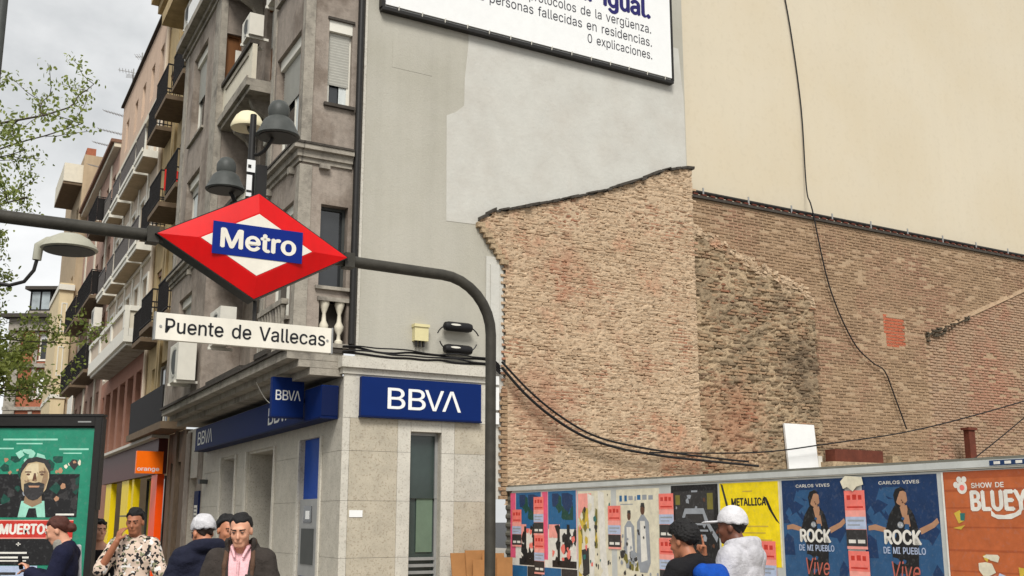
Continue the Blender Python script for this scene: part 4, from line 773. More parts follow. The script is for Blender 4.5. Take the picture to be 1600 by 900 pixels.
for j in range(10):
    for i in range(5):
        o = part('infill_brick', 'infill_red', FB, endf(VB), (max(13.47, 13.47 + (i - .5 * (j % 2)) * .25), min(14.215, 13.47 + (i + 1 - .5 * (j % 2)) * .25 - .012), 5.64 + j * .078, 5.70 + j * .078, -.016 + rb.uniform(0, .008), .0)) if 13.47 + (i - .5 * (j % 2)) * .25 < 14.15 else None
mat('soot', srgb(74, 66, 54), .95, .4, 20)
def reg_low(u, z): return below_diag(u, z) and 1.9 < z < 8.0 and u < 19.4
LB = thing('red_brick_wall', 'reddish brick wall under a slanting ledge at the right edge', 'wall', W(17.2, VB, 0))
brick_wall(LB, VB - .03, reg_low, (14.9, 19.5, 1.9, 8.0), .24, .052, .016, .012, 'red_brick', .004, (15.8, 4.0), keep=.95, seed=8)
m = MB(); r = np.random.RandomState(9); u = 14.95
while u < 20:
    l = r.uniform(.2, .4); z = 6.0 + (u - 15.0) * .383; hh = r.uniform(.05, .12)
    m.hexa([W(u, VB - .05, z), W(u + l, VB - .05 - r.uniform(0, .02), z + l * .383), W(u + l, VB, z + l * .383), W(u, VB, z), W(u, VB - .035, z + hh), W(u + l, VB - .03, z + hh + l * .383), W(u + l, VB, z + hh + l * .383), W(u, VB, z + hh)]); u += l
m.build('slanting_ledge', 'fine_mortar', LB); m = MB(); r = np.random.RandomState(4)
for i in range(46):
    u = 14.95 + 1.7 * r.rand() ** 2.2; z = 6.0 + (u - 15) * .383 + r.uniform(-.14, .1) * (1 - (u - 14.95) / 2.6); s_ = r.uniform(.02, .055); m.hexa([W(u - s_, VB - .1, z - s_ * .5), W(u + s_, VB - .1, z - s_ * .3), W(u + s_, VB - .02, z - s_ * .3), W(u - s_, VB - .02, z - s_ * .5), W(u - s_ * .7, VB - .09, z + s_ * .5), W(u + s_ * .8, VB - .1, z + s_ * .6), W(u + s_, VB - .02, z + s_ * .5), W(u - s_, VB - .02, z + s_ * .5)])
m.build('moss_and_soot', 'soot', LB)
# beige building
BG = thing('beige_building', 'tall plain beige rendered wall rising above the brick walls', 'building', W(14, .7, 0))
b = MB(); b.wall(endf(.62), 7.33, 23, 1.9, 17.2, .2, []); b.quad(W(7.33, .62, 17.2), W(23, .62, 17.2), W(23, 6, 17.2), W(7.33, 6, 17.2)); b.build('wall', 'beige_render', BG)
cp = part('coping', 'dark_ledge', BG, endf(VB), (7.36, 22, 8.38, 8.44, -.08, .21)); tubepart('pipe', 'black_metal', BG, [W(7.4, VB - .02, 8.52), W(22, VB - .02, 8.52)], .045)
m = MB()
for i in range(60): a = 7.5 + i * .24; m.box(endf(VB), a, a + .12, 8.442, 8.475, -.09, .0)
m.build('coping_tiles', 'rust', cp); part('pipe_bracket', 'alu', BG, endf(VB), *[(8 + i * 1.3, 8.04 + i * 1.3, 8.441, 8.62, -.075, -.06) for i in range(11)])
# leftovers in front of the back wall
t = thing('white_panel', 'weathered white board standing against the brick wall behind the fence', 'panel', W(10.6, .2, 0)); part('board', 'white_paint', t, lambda a, z, d: W(a - (z - 3) * .08, .2 + d, z), (9.98, 10.86, 0.0, 3.66, 0, .05)); part('torn_corner', 'off_white', t, endf(.2), (10.88, 11.0, 2.6, 3.0, 0, .03))
t = thing('low_wall', 'low red painted wall stub showing just above the fence', 'wall', W(12, -.1, 0)); part('masonry', 'rust', t, endf(-.1), (11.1, 12.6, 0, 3.14, 0, .3)); part('rubble_top', 'dark_mortar', t, endf(-.1), (10.95, 13.4, 2.75, 2.87, -.08, .35), (12.7, 13.2, 0, 2.74, 0, .3), (12.9, 13.2, 2.872, 3.05, .0, .2))
t = thing('steel_post', 'short rusty steel post standing behind the fence at the right', 'post', W(15.6, -.2, 0)); part('post', 'rust', t, endf(-.2), (15.5, 15.72, 0, 3.72, 0, .16)); part('cap', 'rust', t, endf(-.2), (15.45, 15.77, 3.722, 3.78, -.04, .2))

# ------------------------------------------------------------ billboard
BB = thing('billboard', 'large white advertising canvas with black and navy lettering on the grey wall', 'billboard', W(3.6, -.1, 10.6))
part('canvas', 'white_paint', BB, fE, (.34, 6.88, 10.70, 14.6, -.16, -.12)); fr_ = MB(); fr_.box(fE, .28, 6.94, 10.6, 10.66, -.15, -.01); fr_.box(fE, .26, .32, 10.66, 14.7, -.15, -.01); fr_.box(fE, 6.9, 6.95, 10.661, 14.7, -.15, -.01); fr_.build('frame', 'black_metal', BB)
m = MB()
for i in range(14): a = .6 + i * .47; m.tube([fE(a, 10.64, -.14), fE(a, 10.72, -.165)], .012, 5)
m.build('lacing', 'off_white', BB)
part('batten', 'alu', BB, fE, (.34, 6.88, 10.663, 10.69, -.13, -.06))
flat('navy_ink', (30, 26, 92), .6, 0); flat('black_ink', (52, 52, 60), .6, 0)
text(BB, 'navy_ink', fE, 'morir igual.', 3.75, 6.36, 11.78, 12.36, -.164, .02); text(BB, 'black_ink', fE, 'Los protocolos de la vergüenza.', 2.9, 6.36, 11.52, 11.78, -.164); text(BB, 'black_ink', fE, '7.291 personas fallecidas en residencias.', 1.72, 6.37, 11.23, 11.49, -.164); text(BB, 'black_ink', fE, '0 explicaciones.', 4.74, 6.37, 10.95, 11.2, -.164)

# ------------------------------------------------------------ cables, boxes on the bank ledge
def cable(label, pts, rad=.012, m='cable_black', g=None, n=24, loops=None):
    P = [Vector(p) for p in pts]; out = []
    for i in range(len(P) - 1):
        p0, p1, p2, p3 = P[max(i - 1, 0)], P[i], P[i + 1], P[min(i + 2, len(P) - 1)]; k = max(3, n // len(P))
        for j in range(k):
            s = j / k; out.append(.5 * ((2 * p1) + (p2 - p0) * s + (2 * p0 - 5 * p1 + 4 * p2 - p3) * s * s + (3 * p1 - p0 - 3 * p2 + p3) * s ** 3))
    out.append(P[-1]); b = MB(); b.tube(out, rad, 6); o = b.build('cable', m, None, smooth=True, loc=P[0]); return props(o, label, 'cable', g)
for i, (dz, rr) in enumerate(((0, .022), (.045, .016), (.085, .02), (.13, .013))):
    rnd = random.Random(i); g = 'cable bundle along the bank ledge'
    cable(['thick lowest black cable along the bank ledge', 'thin black cable just above the lowest one on the bank ledge', 'thick black cable second from the top of the bundle on the bank ledge', 'thin topmost black cable of the bundle on the bank ledge'][i], [W(-.3 + k * .3, -.24 - .03 * (i % 2), 4.31 + dz + rnd.uniform(-.02, .03)) for k in range(10)] + [W(2.6, -.15, 4.3 + dz), W(2.75, -.12, 4.2 + dz)], rr, g=g, n=60)
cable('thick black cable sagging across the tan brick wall to the fence', [W(2.74, -.2, 4.3), W(3.2, -.25, 3.85), W(3.74, -.28, 3.47), W(4.4, -.3, 3.15), W(5.16, -.3, 2.96), W(6.0, -.3, 2.86), W(6.85, -.28, 2.80), W(8.86, -.1, 2.72)], .026, n=50)
cable('second black cable sagging just above the thick one', [W(2.74, -.2, 4.4), W(3.3, -.25, 3.9), W(3.9, -.28, 3.5), W(4.6, -.3, 3.18), W(5.4, -.3, 3.02), W(6.85, -.28, 2.88), W(8.6, -.1, 2.8)], .02, n=50)
cable('thin cable rising from the brick wall to the right edge of the lot', [W(6.0, -.2, 2.9), W(8.9, 0, 3.0), W(11.0, 0, 3.25), W(13.5, 0, 3.6), W(16.0, 0, 4.1), W(19.5, 0, 4.9)], .016, n=40)
cable('short thin cable slanting from the fence at the right edge', [W(15.6, -.2, 3.05), W(17.0, -.1, 3.7), W(19.0, 0, 4.7)], .014)
cable('long thin cable hanging down the beige wall over the coping', [W(10.9, .58, 14.6), W(11.15, .58, 13.2), W(11.35, .57, 11.2), W(11.3, .5, 9.2), W(11.25, .3, 8.6), W(11.65, .3, 6.85), W(12.3, .3, 5.65), W(12.9, .3, 5.2), W(13.3, .3, 5.02), W(13.6, .3, 4.4), W(13.85, .25, 3.7)], .016, n=60)
t = thing('junction_box', 'small cream junction box on the grey wall above the bank', 'box', W(1.18, -.05, 4.65)); part('box', 'box_yellow', t, fE, (1.05, 1.31, 4.66, 4.93, -.13, -.003)); part('lid', 'box_yellow', t, fE, (1.035, 1.325, 4.9, 4.95, -.15, -.002)); part('cable_gland', 'black_metal', t, fE, *[(1.08 + i * .07, 1.11 + i * .07, 4.56, 4.658, -.1, -.05) for i in range(3)])
for lab, z in (('upper black oval cable closure with coiled cable on the grey wall', 4.96), ('lower black oval cable closure with coiled cable on the grey wall', 4.56)):
    t = thing('cable_closure', lab, 'cable box', W(1.88, -.12, z), 'black cable closures above the bank sign')
    m = MB(); q = [(.02, -.29), (.07, -.26), (.085, -.2), (.085, .2), (.07, .26), (.02, .29)]; m.lathe(W(1.88, -.14, z), q, 14, E1); m.build('body', 'cable_black', t, smooth=True)
    m = MB(); m.prism(lambda a, zz, d: W(a, -.23 + d, zz), [(1.8 + .1 * math.cos(k), z + .022 + .018 * math.sin(k)) for k in np.linspace(0, 6.0, 10)], 0, .01); m.build('label_sticker', 'off_white', t)
    m = MB(); m.tube([W(1.88 + .42 * math.cos(k) * (1 if z > 4.7 else .9), -.16, 4.75 + .27 * math.sin(k)) for k in np.linspace(.3 if z > 4.7 else 3.4, 2.9 if z > 4.7 else 6.0, 18)], .012, 5); m.build('coil', 'cable_black', t)
cable('loose thin cable drooping from the bank ledge to the square sign', [W(-1.0, 2.6, 4.1), W(-.9, 2.2, 3.75), W(-.75, 1.6, 3.5), W(-.6, 1.1, 3.34)], .007, 'off_white')

# ------------------------------------------------------------ cardboard
t = thing('cardboard_stack', 'flattened brown cardboard sheets leaning against the bank wall', 'cardboard', W(2.1, -.4, G0), None)
for i, (a0, a1, h, d, ti) in enumerate(((1.72, 2.1, 1.06, -.25, .1), (1.95, 2.5, 1.10, -.3, .12), (2.2, 2.62, 1.05, -.36, .1), (1.98, 2.2, .95, -.38, .1), (2.4, 2.7, .98, -.42, .12))):
    part('cardboard_sheet', 'cardboard', t, lambda a, z, dd, d=d, ti=ti, s=.03 * (i - 2): W(a + s * z, d - .28 + dd + ti * z, z), (a0, a1, G0, h + .05 * 1, 0, .02))

# ------------------------------------------------------------ fence
FU = 2.95
FN = thing('hoarding', 'ribbed metal site fence with pale top rail covered in posters', 'fence', W(FU, -6, 0))
for k in range(9):
    m = MB(); v0 = .0 - k * 1.5; prof = []; z = G0
    while z < 2.1: prof += [(z, 0), (z + .035, -.025), (z + .075, -.025), (z + .11, 0)]; z += .15
    for (z0, d0), (z1, d1) in zip(prof, prof[1:]): m.quad(W(FU + d0, v0, z0), W(FU + d0, v0 - 1.495, z0), W(FU + d1, v0 - 1.495, z1), W(FU + d1, v0, z1))
    m.build('panel', 'fence_metal', FN)
    part('post', 'fence_metal', FN, lambda a, z, d: W(FU + .03 + d, v0 + a, z), (-.04, .04, G0, 2.15, 0, .08))
part('backing_board', 'rail_white', FN, fencef(FU, 0), (.25, 13.4, .5, 2.12, -.034, -.028))
part('top_rail', 'rail_white', FN, fencef(FU, 0), (-.1, 13.4, 2.14, 2.205, -.06, .06)); part('rail_lip', 'fence_metal', FN, fencef(FU, 0), (-.1, 13.4, 2.206, 2.235, .0, .07)); part('rail_strip', 'off_white', FN, fencef(FU, 0), (.3, 13.4, 2.125, 2.138, -.05, -.035))

# ------------------------------------------------------------ posters on the fence
def pm(name, rgb, bump=.25): 
    if name not in MATS: mat(name, srgb(*rgb), .5, .16, 9, bump, 6, spec=.35, speck=.2, speckscale=26, speckcol=tuple(.5 * x + .12 for x in srgb(*rgb)))
    return name
for n_, c_ in dict(p_white=(226, 222, 212), p_cream=(222, 214, 190), p_pink=(232, 92, 128), p_salmon=(238, 122, 110), p_lsalmon=(240, 160, 148), p_blue=(34, 98, 146), p_dblue=(24, 52, 92), p_mblue=(44, 84, 124), p_teal=(48, 110, 104), p_black=(28, 27, 28), p_char=(52, 50, 50), p_grey=(150, 154, 160), p_lblue=(176, 188, 212), p_yellow=(242, 214, 16), p_gold=(206, 176, 66), p_orange=(186, 98, 54), p_orange2=(168, 84, 46), p_skin=(176, 132, 102), p_dskin=(96, 64, 48), p_red=(196, 52, 40), p_olive=(120, 112, 50), p_vive=(186, 98, 82), p_face=(186, 164, 128), p_face2=(146, 120, 92), p_facel=(206, 190, 156), p_green=(36, 130, 102), p_dgreen=(22, 70, 58), p_lgreen=(150, 206, 184)).items(): pm(n_, c_)
class Poster:
    def __init__(s, name, label, fr, w, z1, h, base, cat='poster', group=None, d=-.036, dl=.0003, full=None):
        s.fr = fr; s.d = d; s.dl = dl; s.w = w; s.z1 = z1; s.h = h; s.t = thing(name, label, cat, fr(w / 2, z1 - h, d), group); s.L = {}
        m = MB(); nx, nz = 8, 10; r = np.random.RandomState(int(w * 1e4 + h * 1e3))
        H = full or h; m.prism(fr, [(0, z1 - H), (w, z1 - H), (w, z1), (0, z1)], d, d + .0015); m.build('sheet', base, s.t); s.k = 1
    def XY(s, x, y): return (x * s.w, s.z1 - y * s.h)
    def poly(s, m, pts, name='print'):
        s.k += 1; b = MB(); b.v = [tuple(s.fr(*s.XY(x, y), s.d - s.k * s.dl)) for x, y in pts]; b.f = [tuple(range(len(pts)))]; b.mi = [0]; b.build(name, m, s.t, fix=False)
    def rects(s, m, rs, name='print'):
        s.k += 1
        for x0, y0, x1, y1 in rs:
            b = MB(); b.quad(*[s.fr(*s.XY(x, y), s.d - s.k * s.dl) for x, y in ((x0, y0), (x1, y0), (x1, y1), (x0, y1))]); b.build(name, m, s.t, fix=False)
    def disc(s, m, x, y, rx, ry=None, n=18, name='print'):
        s.poly(m, [(x + rx * math.cos(a), y + (ry or rx) * math.sin(a)) for a in np.linspace(0, 2 * math.pi, n, endpoint=False)], name)
    def txt(s, m, body, x0, x1, y0, y1, bold=.01, **k):
        s.k += 1; a0, z1 = s.XY(x0, y0); a1, z0 = s.XY(x1, y1); text(s.t, m, s.fr, body, a0, a1, z0, z1, s.d - s.k * s.dl, bold, **k)
    def blots(s, ms, box, n, size, seed=0):
        r = np.random.RandomState(seed)
        for m in ms:
            s.k += 1; b = MB()
            for i in range(n):
                x, y = r.uniform(box[0], box[2]), r.uniform(box[1], box[3]); k = r.randint(4, 8); a0 = r.rand() * 6; rr = size * r.uniform(.4, 1.3)
                pts = [(min(max(x + rr * r.uniform(.5, 1.2) * math.cos(a0 + q), box[0]), box[2]), min(max(y + rr * .7 * r.uniform(.5, 1.2) * math.sin(a0 + q), box[1]), box[3])) for q in np.linspace(0, 6.28, k, endpoint=False)]
                b.v += [tuple(s.fr(*s.XY(*p), s.d - s.k * s.dl - i * 4e-5)) for p in pts]; b.f.append(tuple(range(len(b.v) - k, len(b.v)))); b.mi.append(0)
            b.build('print', m, s.t, fix=False, kind='stuff')
def F0(a): return fencef(FU, -a)
# two tall pink and blue posters
for i, a in enumerate((.22, 1.36)):
    P = Poster('poster', ['leftmost pink and blue poster with black and white figures', 'pink and blue poster with black figures beside the torn poster'][i], F0(a), 1.12, 2.1, 1.75, 'p_white', group='pink and blue posters')
    P.rects('p_blue', [(.18, 0, .98, .34)]); P.rects('p_pink', [(0, 0, .17, .62), (.99, 0, 1, .6)]); P.blots(['p_dgreen', 'p_dblue'], (.3, .02, .9, .26), 9, .13, 3)
    P.rects('p_lsalmon', [(.2, .3, .52, .42)]); P.blots(['p_black'], (.35, .3, .98, .66), 16, .09, 5 + i); P.blots(['p_white', 'p_salmon'], (.3, .34, .95, .62), 6, .06, 8 + i); P.rects('p_black', [(.45, .32, .52, .66), (.72, .3, .8, .5), (.3, .62, .98, .68)])
    P.rects('p_blue', [(0, .69, .55, .8)]); P.rects('p_char', [(.56, .69, 1, .8)]); P.blots(['p_black', 'p_pink'], (.05, .82, .95, .98), 8, .06, 9)
def flyer(a, z1, i, lab, w=.42):
    P = Poster('flyer', lab, F0(a), w, z1, .62, 'p_lsalmon', 'flyer', 'salmon and grey flyers pasted between the posters', d=-.046)
    P.rects('p_salmon', [(0, 0, 1, .34)]); P.rects('p_red', [(.12, .08, .3, .16), (.4, .07, .6, .16), (.68, .08, .85, .16), (.1, .27, .9, .3)]); P.rects('p_lblue', [(0, .45, 1, .66)]); P.rects('p_char', [(0, .67, 1, .95)]); P.rects('p_white', [(.1, .84, .45, .9), (.55, .84, .9, .9)]); P.rects('p_grey', [(.1, .5, .9, .53), (.1, .58, .7, .6)])
for i, (a, z1, lab) in enumerate(((.3, 1.82, 'upper salmon flyer on the leftmost pink poster'), (1.08, 2.02, 'salmon flyer at the top between the two pink posters'), (1.1, 1.4, 'salmon flyer low between the two pink posters'), (3.4, 1.85, 'narrow salmon flyer left of the white poster'), (4.72, 2.0, 'upper salmon flyer between white and black posters'), (4.7, 1.4, 'lower salmon flyer between white and black posters'), (6.75, 1.4, 'salmon flyer under the yellow poster'), (8.26, 1.96, 'upper salmon flyer between the two dark blue posters'), (8.27, 1.32, 'lower salmon flyer between the two dark blue posters'))): flyer(a, z1, i, lab, .34 if a < 8 else .3)
# torn poster
P = Poster('poster', 'torn pale poster with yellow and pink remains', F0(2.52), .95, 2.08, 1.7, 'p_cream')
P.rects('p_lsalmon', [(.0, .02, .42, .24)]); P.blots(['p_gold', 'p_olive'], (.02, .15, .6, .5), 9, .12, 2); P.poly('p_white', [(.3, .02), (.5, .05), (.52, .4), (.45, .98), (.3, .98), (.36, .5)]); P.poly('p_gold', [(0, .3), (.12, .4), (.08, .7), (.2, .95), (0, .95)]); P.poly('p_char', [(.1, .52), (.32, .5), (.34, .72), (.16, .76)]); P.poly('p_white', [(.62, .0), (.8, .02), (.84, .5), (.98, .98), (.7, .98)]); P.blots(['p_char'], (.5, .3, .62, .95), 6, .05, 4); P.blots(['p_pink', 'p_grey'], (.05, .8, .95, .98), 5, .07, 6); P.blots(['p_char', 'p_salmon', 'p_teal'], (.02, .02, .98, .98), 7, .045, 12); P.blots(['p_cream'], (.0, .1, .98, .9), 6, .06, 14)
# white poster with two standing people
P = Poster('poster', 'pale poster of two standing people in light clothes', F0(3.62), 1.1, 2.08, 1.72, 'p_cream')
P.rects('p_blue', [(.08, .05, .14, .10), (.2, .05, .26, .10), (.5, .05, .58, .09)]); P.rects('p_grey', [(.3, .055, .4, .09), (.44, .06, .48, .095), (.62, .05, .72, .09), (.76, .055, .86, .09), (.1, .12, .4, .127)])
for x, y, sc in ((.3, .22, .85), (.62, .17, 1.0)):
    P.disc('p_dskin', x, y, .05 * sc, .042 * sc); P.poly('p_char', [(x - .05 * sc, y - .02), (x - .03, y - .055 * sc), (x + .04, y - .055 * sc), (x + .055 * sc, y - .01), (x, y - .025)])
    P.poly('p_grey', [(x - .03, y + .04), (x + .03, y + .04), (x + .14 * sc, y + .1 * sc), (x + .16 * sc, y + .42 * sc), (x + .08, y + .5 * sc), (x - .08, y + .5 * sc), (x - .15 * sc, y + .38 * sc), (x - .13 * sc, y + .1 * sc)]); P.poly('p_white', [(x - .06, y + .09), (x + .05, y + .09), (x + .09, y + .4 * sc), (x - .05, y + .42 * sc)])
P.blots(['p_olive', 'p_char', 'p_grey'], (.08, .5, .5, .66), 7, .06, 3); P.rects('p_char', [(.4, .80, .6, .82), (.3, .8, .33, .82), (.68, .8, .7, .82)]); P.blots(['p_grey', 'p_char'], (.05, .3, .95, .75), 12, .028, 21); P.rects('p_gold', [(0, .88, .45, .91)]); P.rects('p_salmon', [(.45, .88, 1, .93)])
# black poster with a silver car
P = Poster('poster', 'black poster with the outline of a pale car front', F0(5.0), 1.02, 2.1, 1.6, 'p_black')
P.poly('p_char', [(.05, .05), (.95, .05), (.9, .3), (.1, .3)]); P.rects('p_grey', [(.45, .045, .58, .06)]); P.poly('p_grey', [(.02, .36), (.2, .3), (.3, .19), (.7, .19), (.8, .3), (.98, .42), (.95, .46), (.72, .3), (.68, .235), (.32, .235), (.26, .32), (.06, .48)]); P.poly('p_char', [(.28, .32), (.33, .26), (.66, .26), (.74, .32)]); P.rects('p_grey', [(.3, .31, .7, .325), (.2, .36, .78, .375), (.25, .4, .72, .41)]); P.rects('p_olive', [(.1, .08, .2, .16), (.78, .07, .9, .2)]); P.blots(['p_char', 'p_grey', 'p_dskin'], (.05, .08, .95, .95), 8, .04, 8)
# yellow concert poster
P = Poster('poster', 'bright yellow concert poster with jagged black lettering', F0(6.06), 1.14, 2.1, 1.0, 'p_yellow')
P.txt('p_black', 'METALLICA', .2, .78, .185, .285, .03); P.poly('p_black', [(.2, .185), (.25, .28), (.17, .36), (.14, .38), (.21, .29)]); P.poly('p_black', [(.74, .17), (.79, .19), (.88, .36), (.98, .5), (.92, .46), (.82, .33)]); P.poly('p_char', [(.02, .0), (.06, .02), (.15, .3), (.17, .46), (.13, .36)]); P.rects('p_gold', [(.4, .1, .56, .115), (.3, .52, .8, .535), (.35, .6, .75, .612), (.4, .68, .85, .695), (.35, .78, .9, .795), (.42, .88, .8, .89)]); P.rects('p_cream', [(.98, 0, 1.0, 1.0)])
# two dark blue concert posters
for i, a in enumerate((7.24, 8.52)):
    P = Poster('poster', ['left of two dark blue concert posters of a man with open arms', 'right of two dark blue concert posters of a man with open arms'][i], F0(a), 1.02, 2.1, 1.17, 'p_dblue', group='dark blue concert posters', full=1.55)
    P.rects('p_mblue', [(0, .42, 1, 1.25)]); P.blots(['p_mblue', 'p_dblue'], (0, .1, 1, .9), 10, .16, 2)
    P.txt('p_white', 'CARLOS VIVES', .24, .78, .045, .075, .012)
    P.poly('p_skin', [(.06, .44), (.16, .425), (.32, .46), (.32, .5), (.14, .475), (.06, .48)]); P.poly('p_skin', [(.74, .46), (.9, .41), (.97, .37), (.99, .41), (.93, .45), (.76, .51)])
    P.poly('p_black', [(.44, .26), (.6, .26), (.68, .34), (.74, .5), (.72, .56), (.66, 1.2), (.38, 1.2), (.36, .56), (.28, .5), (.36, .34)]); P.poly('p_skin', [(.5, .26), (.6, .26), (.63, .44), (.56, .46)]); P.poly('p_skin', [(.46, .16), (.53, .12), (.6, .15), (.61, .22), (.57, .26), (.5, .27), (.46, .23)]); P.poly('p_black', [(.43, .17), (.46, .12), (.54, .10), (.6, .13), (.52, .14), (.48, .2), (.46, .24), (.52, .265), (.5, .28), (.45, .26)])
    P.blots(['p_char', 'p_mblue'], (.36, .3, .7, .98), 8, .045, 5); P.blots(['p_dskin'], (.47, .14, .59, .25), 4, .018, 3)
    P.txt('p_white', 'ROCK', .27, .76, .47, .60, .03); P.txt('p_lblue', 'DE MI PUEBLO', .25, .8, .62, .68, .015); P.txt('p_vive', 'Vive', .32, .7, .74, .9, .0, shear=.03); P.disc('p_grey', .5, .43, .04, .028); P.txt('p_white', 'EL', .47, .54, .42, .44, .01)
    P.rects('p_black', [(0, 1.25, 1, 1.32)])
# orange children's show poster
P = Poster('poster', "orange children's show poster with rounded white lettering at the right edge", F0(9.6), 1.2, 2.11, 1.42, 'p_orange', full=1.7)
P.rects('p_orange2', [(0, 0, 1, .05), (0, .12, 1, .135), (0, .24, 1, .25), (0, .37, 1, .38), (0, .52, 1, .535), (0, .66, 1, .67), (0, .8, 1, .81), (0, .94, 1, .95), (0, 1.08, 1, 1.09)])
for x, y, r_ in ((.14, .09, .025), (.175, .055, .025), (.225, .055, .025), (.20, .11, .05)): P.disc('p_white', x, y, r_, r_ * .85)
P.disc('p_salmon', .2, .11, .025, .02); P.txt('p_white', 'SHOW DE', .29, .6, .08, .115, .02); P.txt('p_white', 'BLUEY', .27, .8, .13, .27, .03); P.poly('p_white', [(.46, .26), (.5, .29), (.58, .295), (.68, .28), (.75, .24), (.73, .29), (.64, .32), (.52, .32), (.46, .3)])
P.poly('p_gold', [(.1, .28), (.16, .26), (.2, .33), (.14, .35)]); P.poly('p_teal', [(.16, .28), (.21, .28), (.2, .33), (.16, .33)]); P.poly('p_gold', [(.08, .38), (.2, .36), (.16, .39)]); P.blots(['p_lblue', 'p_gold', 'p_cream'], (.3, .55, .98, .98), 5, .09, 3); P.rects('p_gold', [(.94, .1, .97, .13)]); P.poly('p_white', [(0, 0), (.02, 0), (.015, 1), (0, 1)])
t = thing('paper_scrap', 'scrap of torn pale paper above the seam of the dark blue posters', 'paper', F0(8.2)(.2, 1.98, -.07)); m = MB(); m.prism(F0(8.2), [(.02, 2.06), (.1, 2.12), (.34, 2.1), (.36, 2.02), (.26, 2.0), (.2, 1.95), (.12, 2.0), (.06, 1.98)], -.056, -.053); m.build('sheet', 'p_cream', t)
t = thing('rail_sticker', 'dark sticker on the fence rail at the right edge', 'sticker', F0(10.2)(.3, 2.15, -.063)); part('sheet', 'p_dblue', t, F0(10.2), (.0, .9, 2.15, 2.197, -.064, -.0605)); part('print', 'p_white', t, F0(10.2), *[(.05 + .12 * i, .12 + .12 * i, 2.16, 2.187, -.0655, -.0641) for i in range(6)])
# ------------------------------------------------------------ metro entrance arch and sign
GB = Vector((-.234, 11.0, 0))
def gf(s, z, d): return GB + E1 * s + E2 * d + Vector((0, 0, z))       # s along the arch, d away from the camera
GA = thing('entrance_arch', 'dark painted steel tube arch over the metro entrance', 'arch', gf(0, 0, 0) + Vector((0, 0, G0)))
pts = [gf(-5.6, 4.09, 0), gf(-3.3, 4.09, 0), gf(-1.6, 4.085, 0), gf(-.62, 4.07, 0)]
for a in np.linspace(90, 0, 9): pts.append(gf(-.55 + .57 * math.cos(R(a)), 3.5 + .57 * math.sin(R(a)), 0))
pts += [gf(.02, 2.6, 0), gf(.02, G0, 0)]
tubepart('tube', 'pole_paint', GA, pts, .055, 14)
pl = [gf(-5.6, 4.09, 0)] + [gf(-5.65 - .57 * math.sin(R(a)), 3.52 + .57 * math.cos(R(a)), 0) for a in np.linspace(10, 90, 8)] + [gf(-6.22, G0, 0)]
tubepart('tube', 'pole_paint', GA, pl, .055, 14)
for s in (.02, -6.22): m = MB(); m.lathe(gf(s, G0, 0), [(.13, 0), (.13, .02), (.07, .03), (.065, .12)], 14); m.build('base_flange', 'pole_paint', GA)
part('clamp', 'pole_paint', GA, gf, (-3.46, -3.36, 4.02, 4.16, -.07, .07), (-1.62, -1.52, 4.015, 4.155, -.07, .07))
S0, ZC = -2.5, 4.09
MS = thing('metro_sign', 'red diamond metro sign with white centre and blue name plate', 'sign', gf(S0, 3.58, 0))
def dia(hw, hh): return [(S0 - hw, ZC), (S0, ZC + hh), (S0 + hw, ZC), (S0, ZC - hh)]
m = MB(); o4 = dia(.9, .505); m.prism(gf, o4, -.11, .11); m.build('box', 'black_metal', MS)
def facet(d_out, d_in, nm, sgn):
    m = MB(); a = dia(.885, .493); c = dia(.54, .305)
    for i in range(4):
        j = (i + 1) % 4; m.quad(gf(*a[i], d_out), gf(*a[j], d_out), gf(*c[j], d_in), gf(*c[i], d_in))
    m.quad(*[gf(*p, d_in) for p in c]); m.build(nm, 'sign_red', MS)
facet(-.113, -.16, 'red_face', -1); facet(.113, .16, 'red_face', 1)
m = MB(); m.prism(gf, dia(.515, .288), -.164, -.1605); m.build('white_diamond', 'sign_white', MS)
pl_ = part('blue_plate', 'sign_blue', MS, gf, (S0 - .415, S0 + .42, 3.96, 4.258, -.169, -.1645)); text(pl_, 'sign_white', gf, 'Metro', S0 - .345, S0 + .36, 4.02, 4.205, -.171, .022)
NP = thing('station_sign', 'white station name plate with black lettering under the diamond sign', 'sign', gf(-2.53, 3.18, 0))
part('plate', 'sign_white', NP, gf, (-3.33, -1.72, 3.175, 3.41, -.03, .03)); part('edge_trim', 'alu', NP, gf, (-3.345, -3.332, 3.17, 3.415, -.034, .034), (-1.718, -1.705, 3.17, 3.415, -.034, .034))
text(NP, 'sign_text', gf, 'Puente de Vallecas', -3.25, -1.78, 3.235, 3.365, -.033, .008)
for s in (-3.29, -1.76): m = MB(); m.lathe(gf(s, 3.29, -.031), [(.012, 0), (.012, .006)], 8, -E2); m.build('screw', 'alu', NP)
tubepart('hanger', 'black_metal', NP, [gf(-2.46, 3.41, .0), gf(-2.46, 3.60, .0)], .018)
# lamp cluster on top of the arch
LC = thing('lamp_cluster', 'short post with three bell lamps above the diamond sign', 'street lamp', gf(-2.55, 4.14, .25))
tubepart('post', 'black_metal', LC, [gf(-2.52, 4.1, .18), gf(-2.52, 5.45, .18)], [.045, .03], 10); tubepart('support_arm', 'black_metal', LC, [gf(-2.52, 4.12, .18), gf(-2.52, 4.09, .0)], .03)
part('sticker', 'white_paint', LC, lambda a, z, d: gf(-2.52 + a, z, .18 + d), (-.048, .004, 4.62, 4.83, -.052, -.046), (-.05, .03, 4.86, 4.98, -.05, -.044)); part('sticker', 'black_metal', LC, lambda a, z, d: gf(-2.52 + a, z, .18 + d), (-.04, -.01, 4.9, 4.93, -.055, -.051), (-.046, .002, 4.66, 4.68, -.056, -.053)); part('control_box', 'black_metal', LC, lambda a, z, d: gf(-2.52 + a, z, .18 + d), (.05, .15, 4.55, 4.95, -.04, .06))
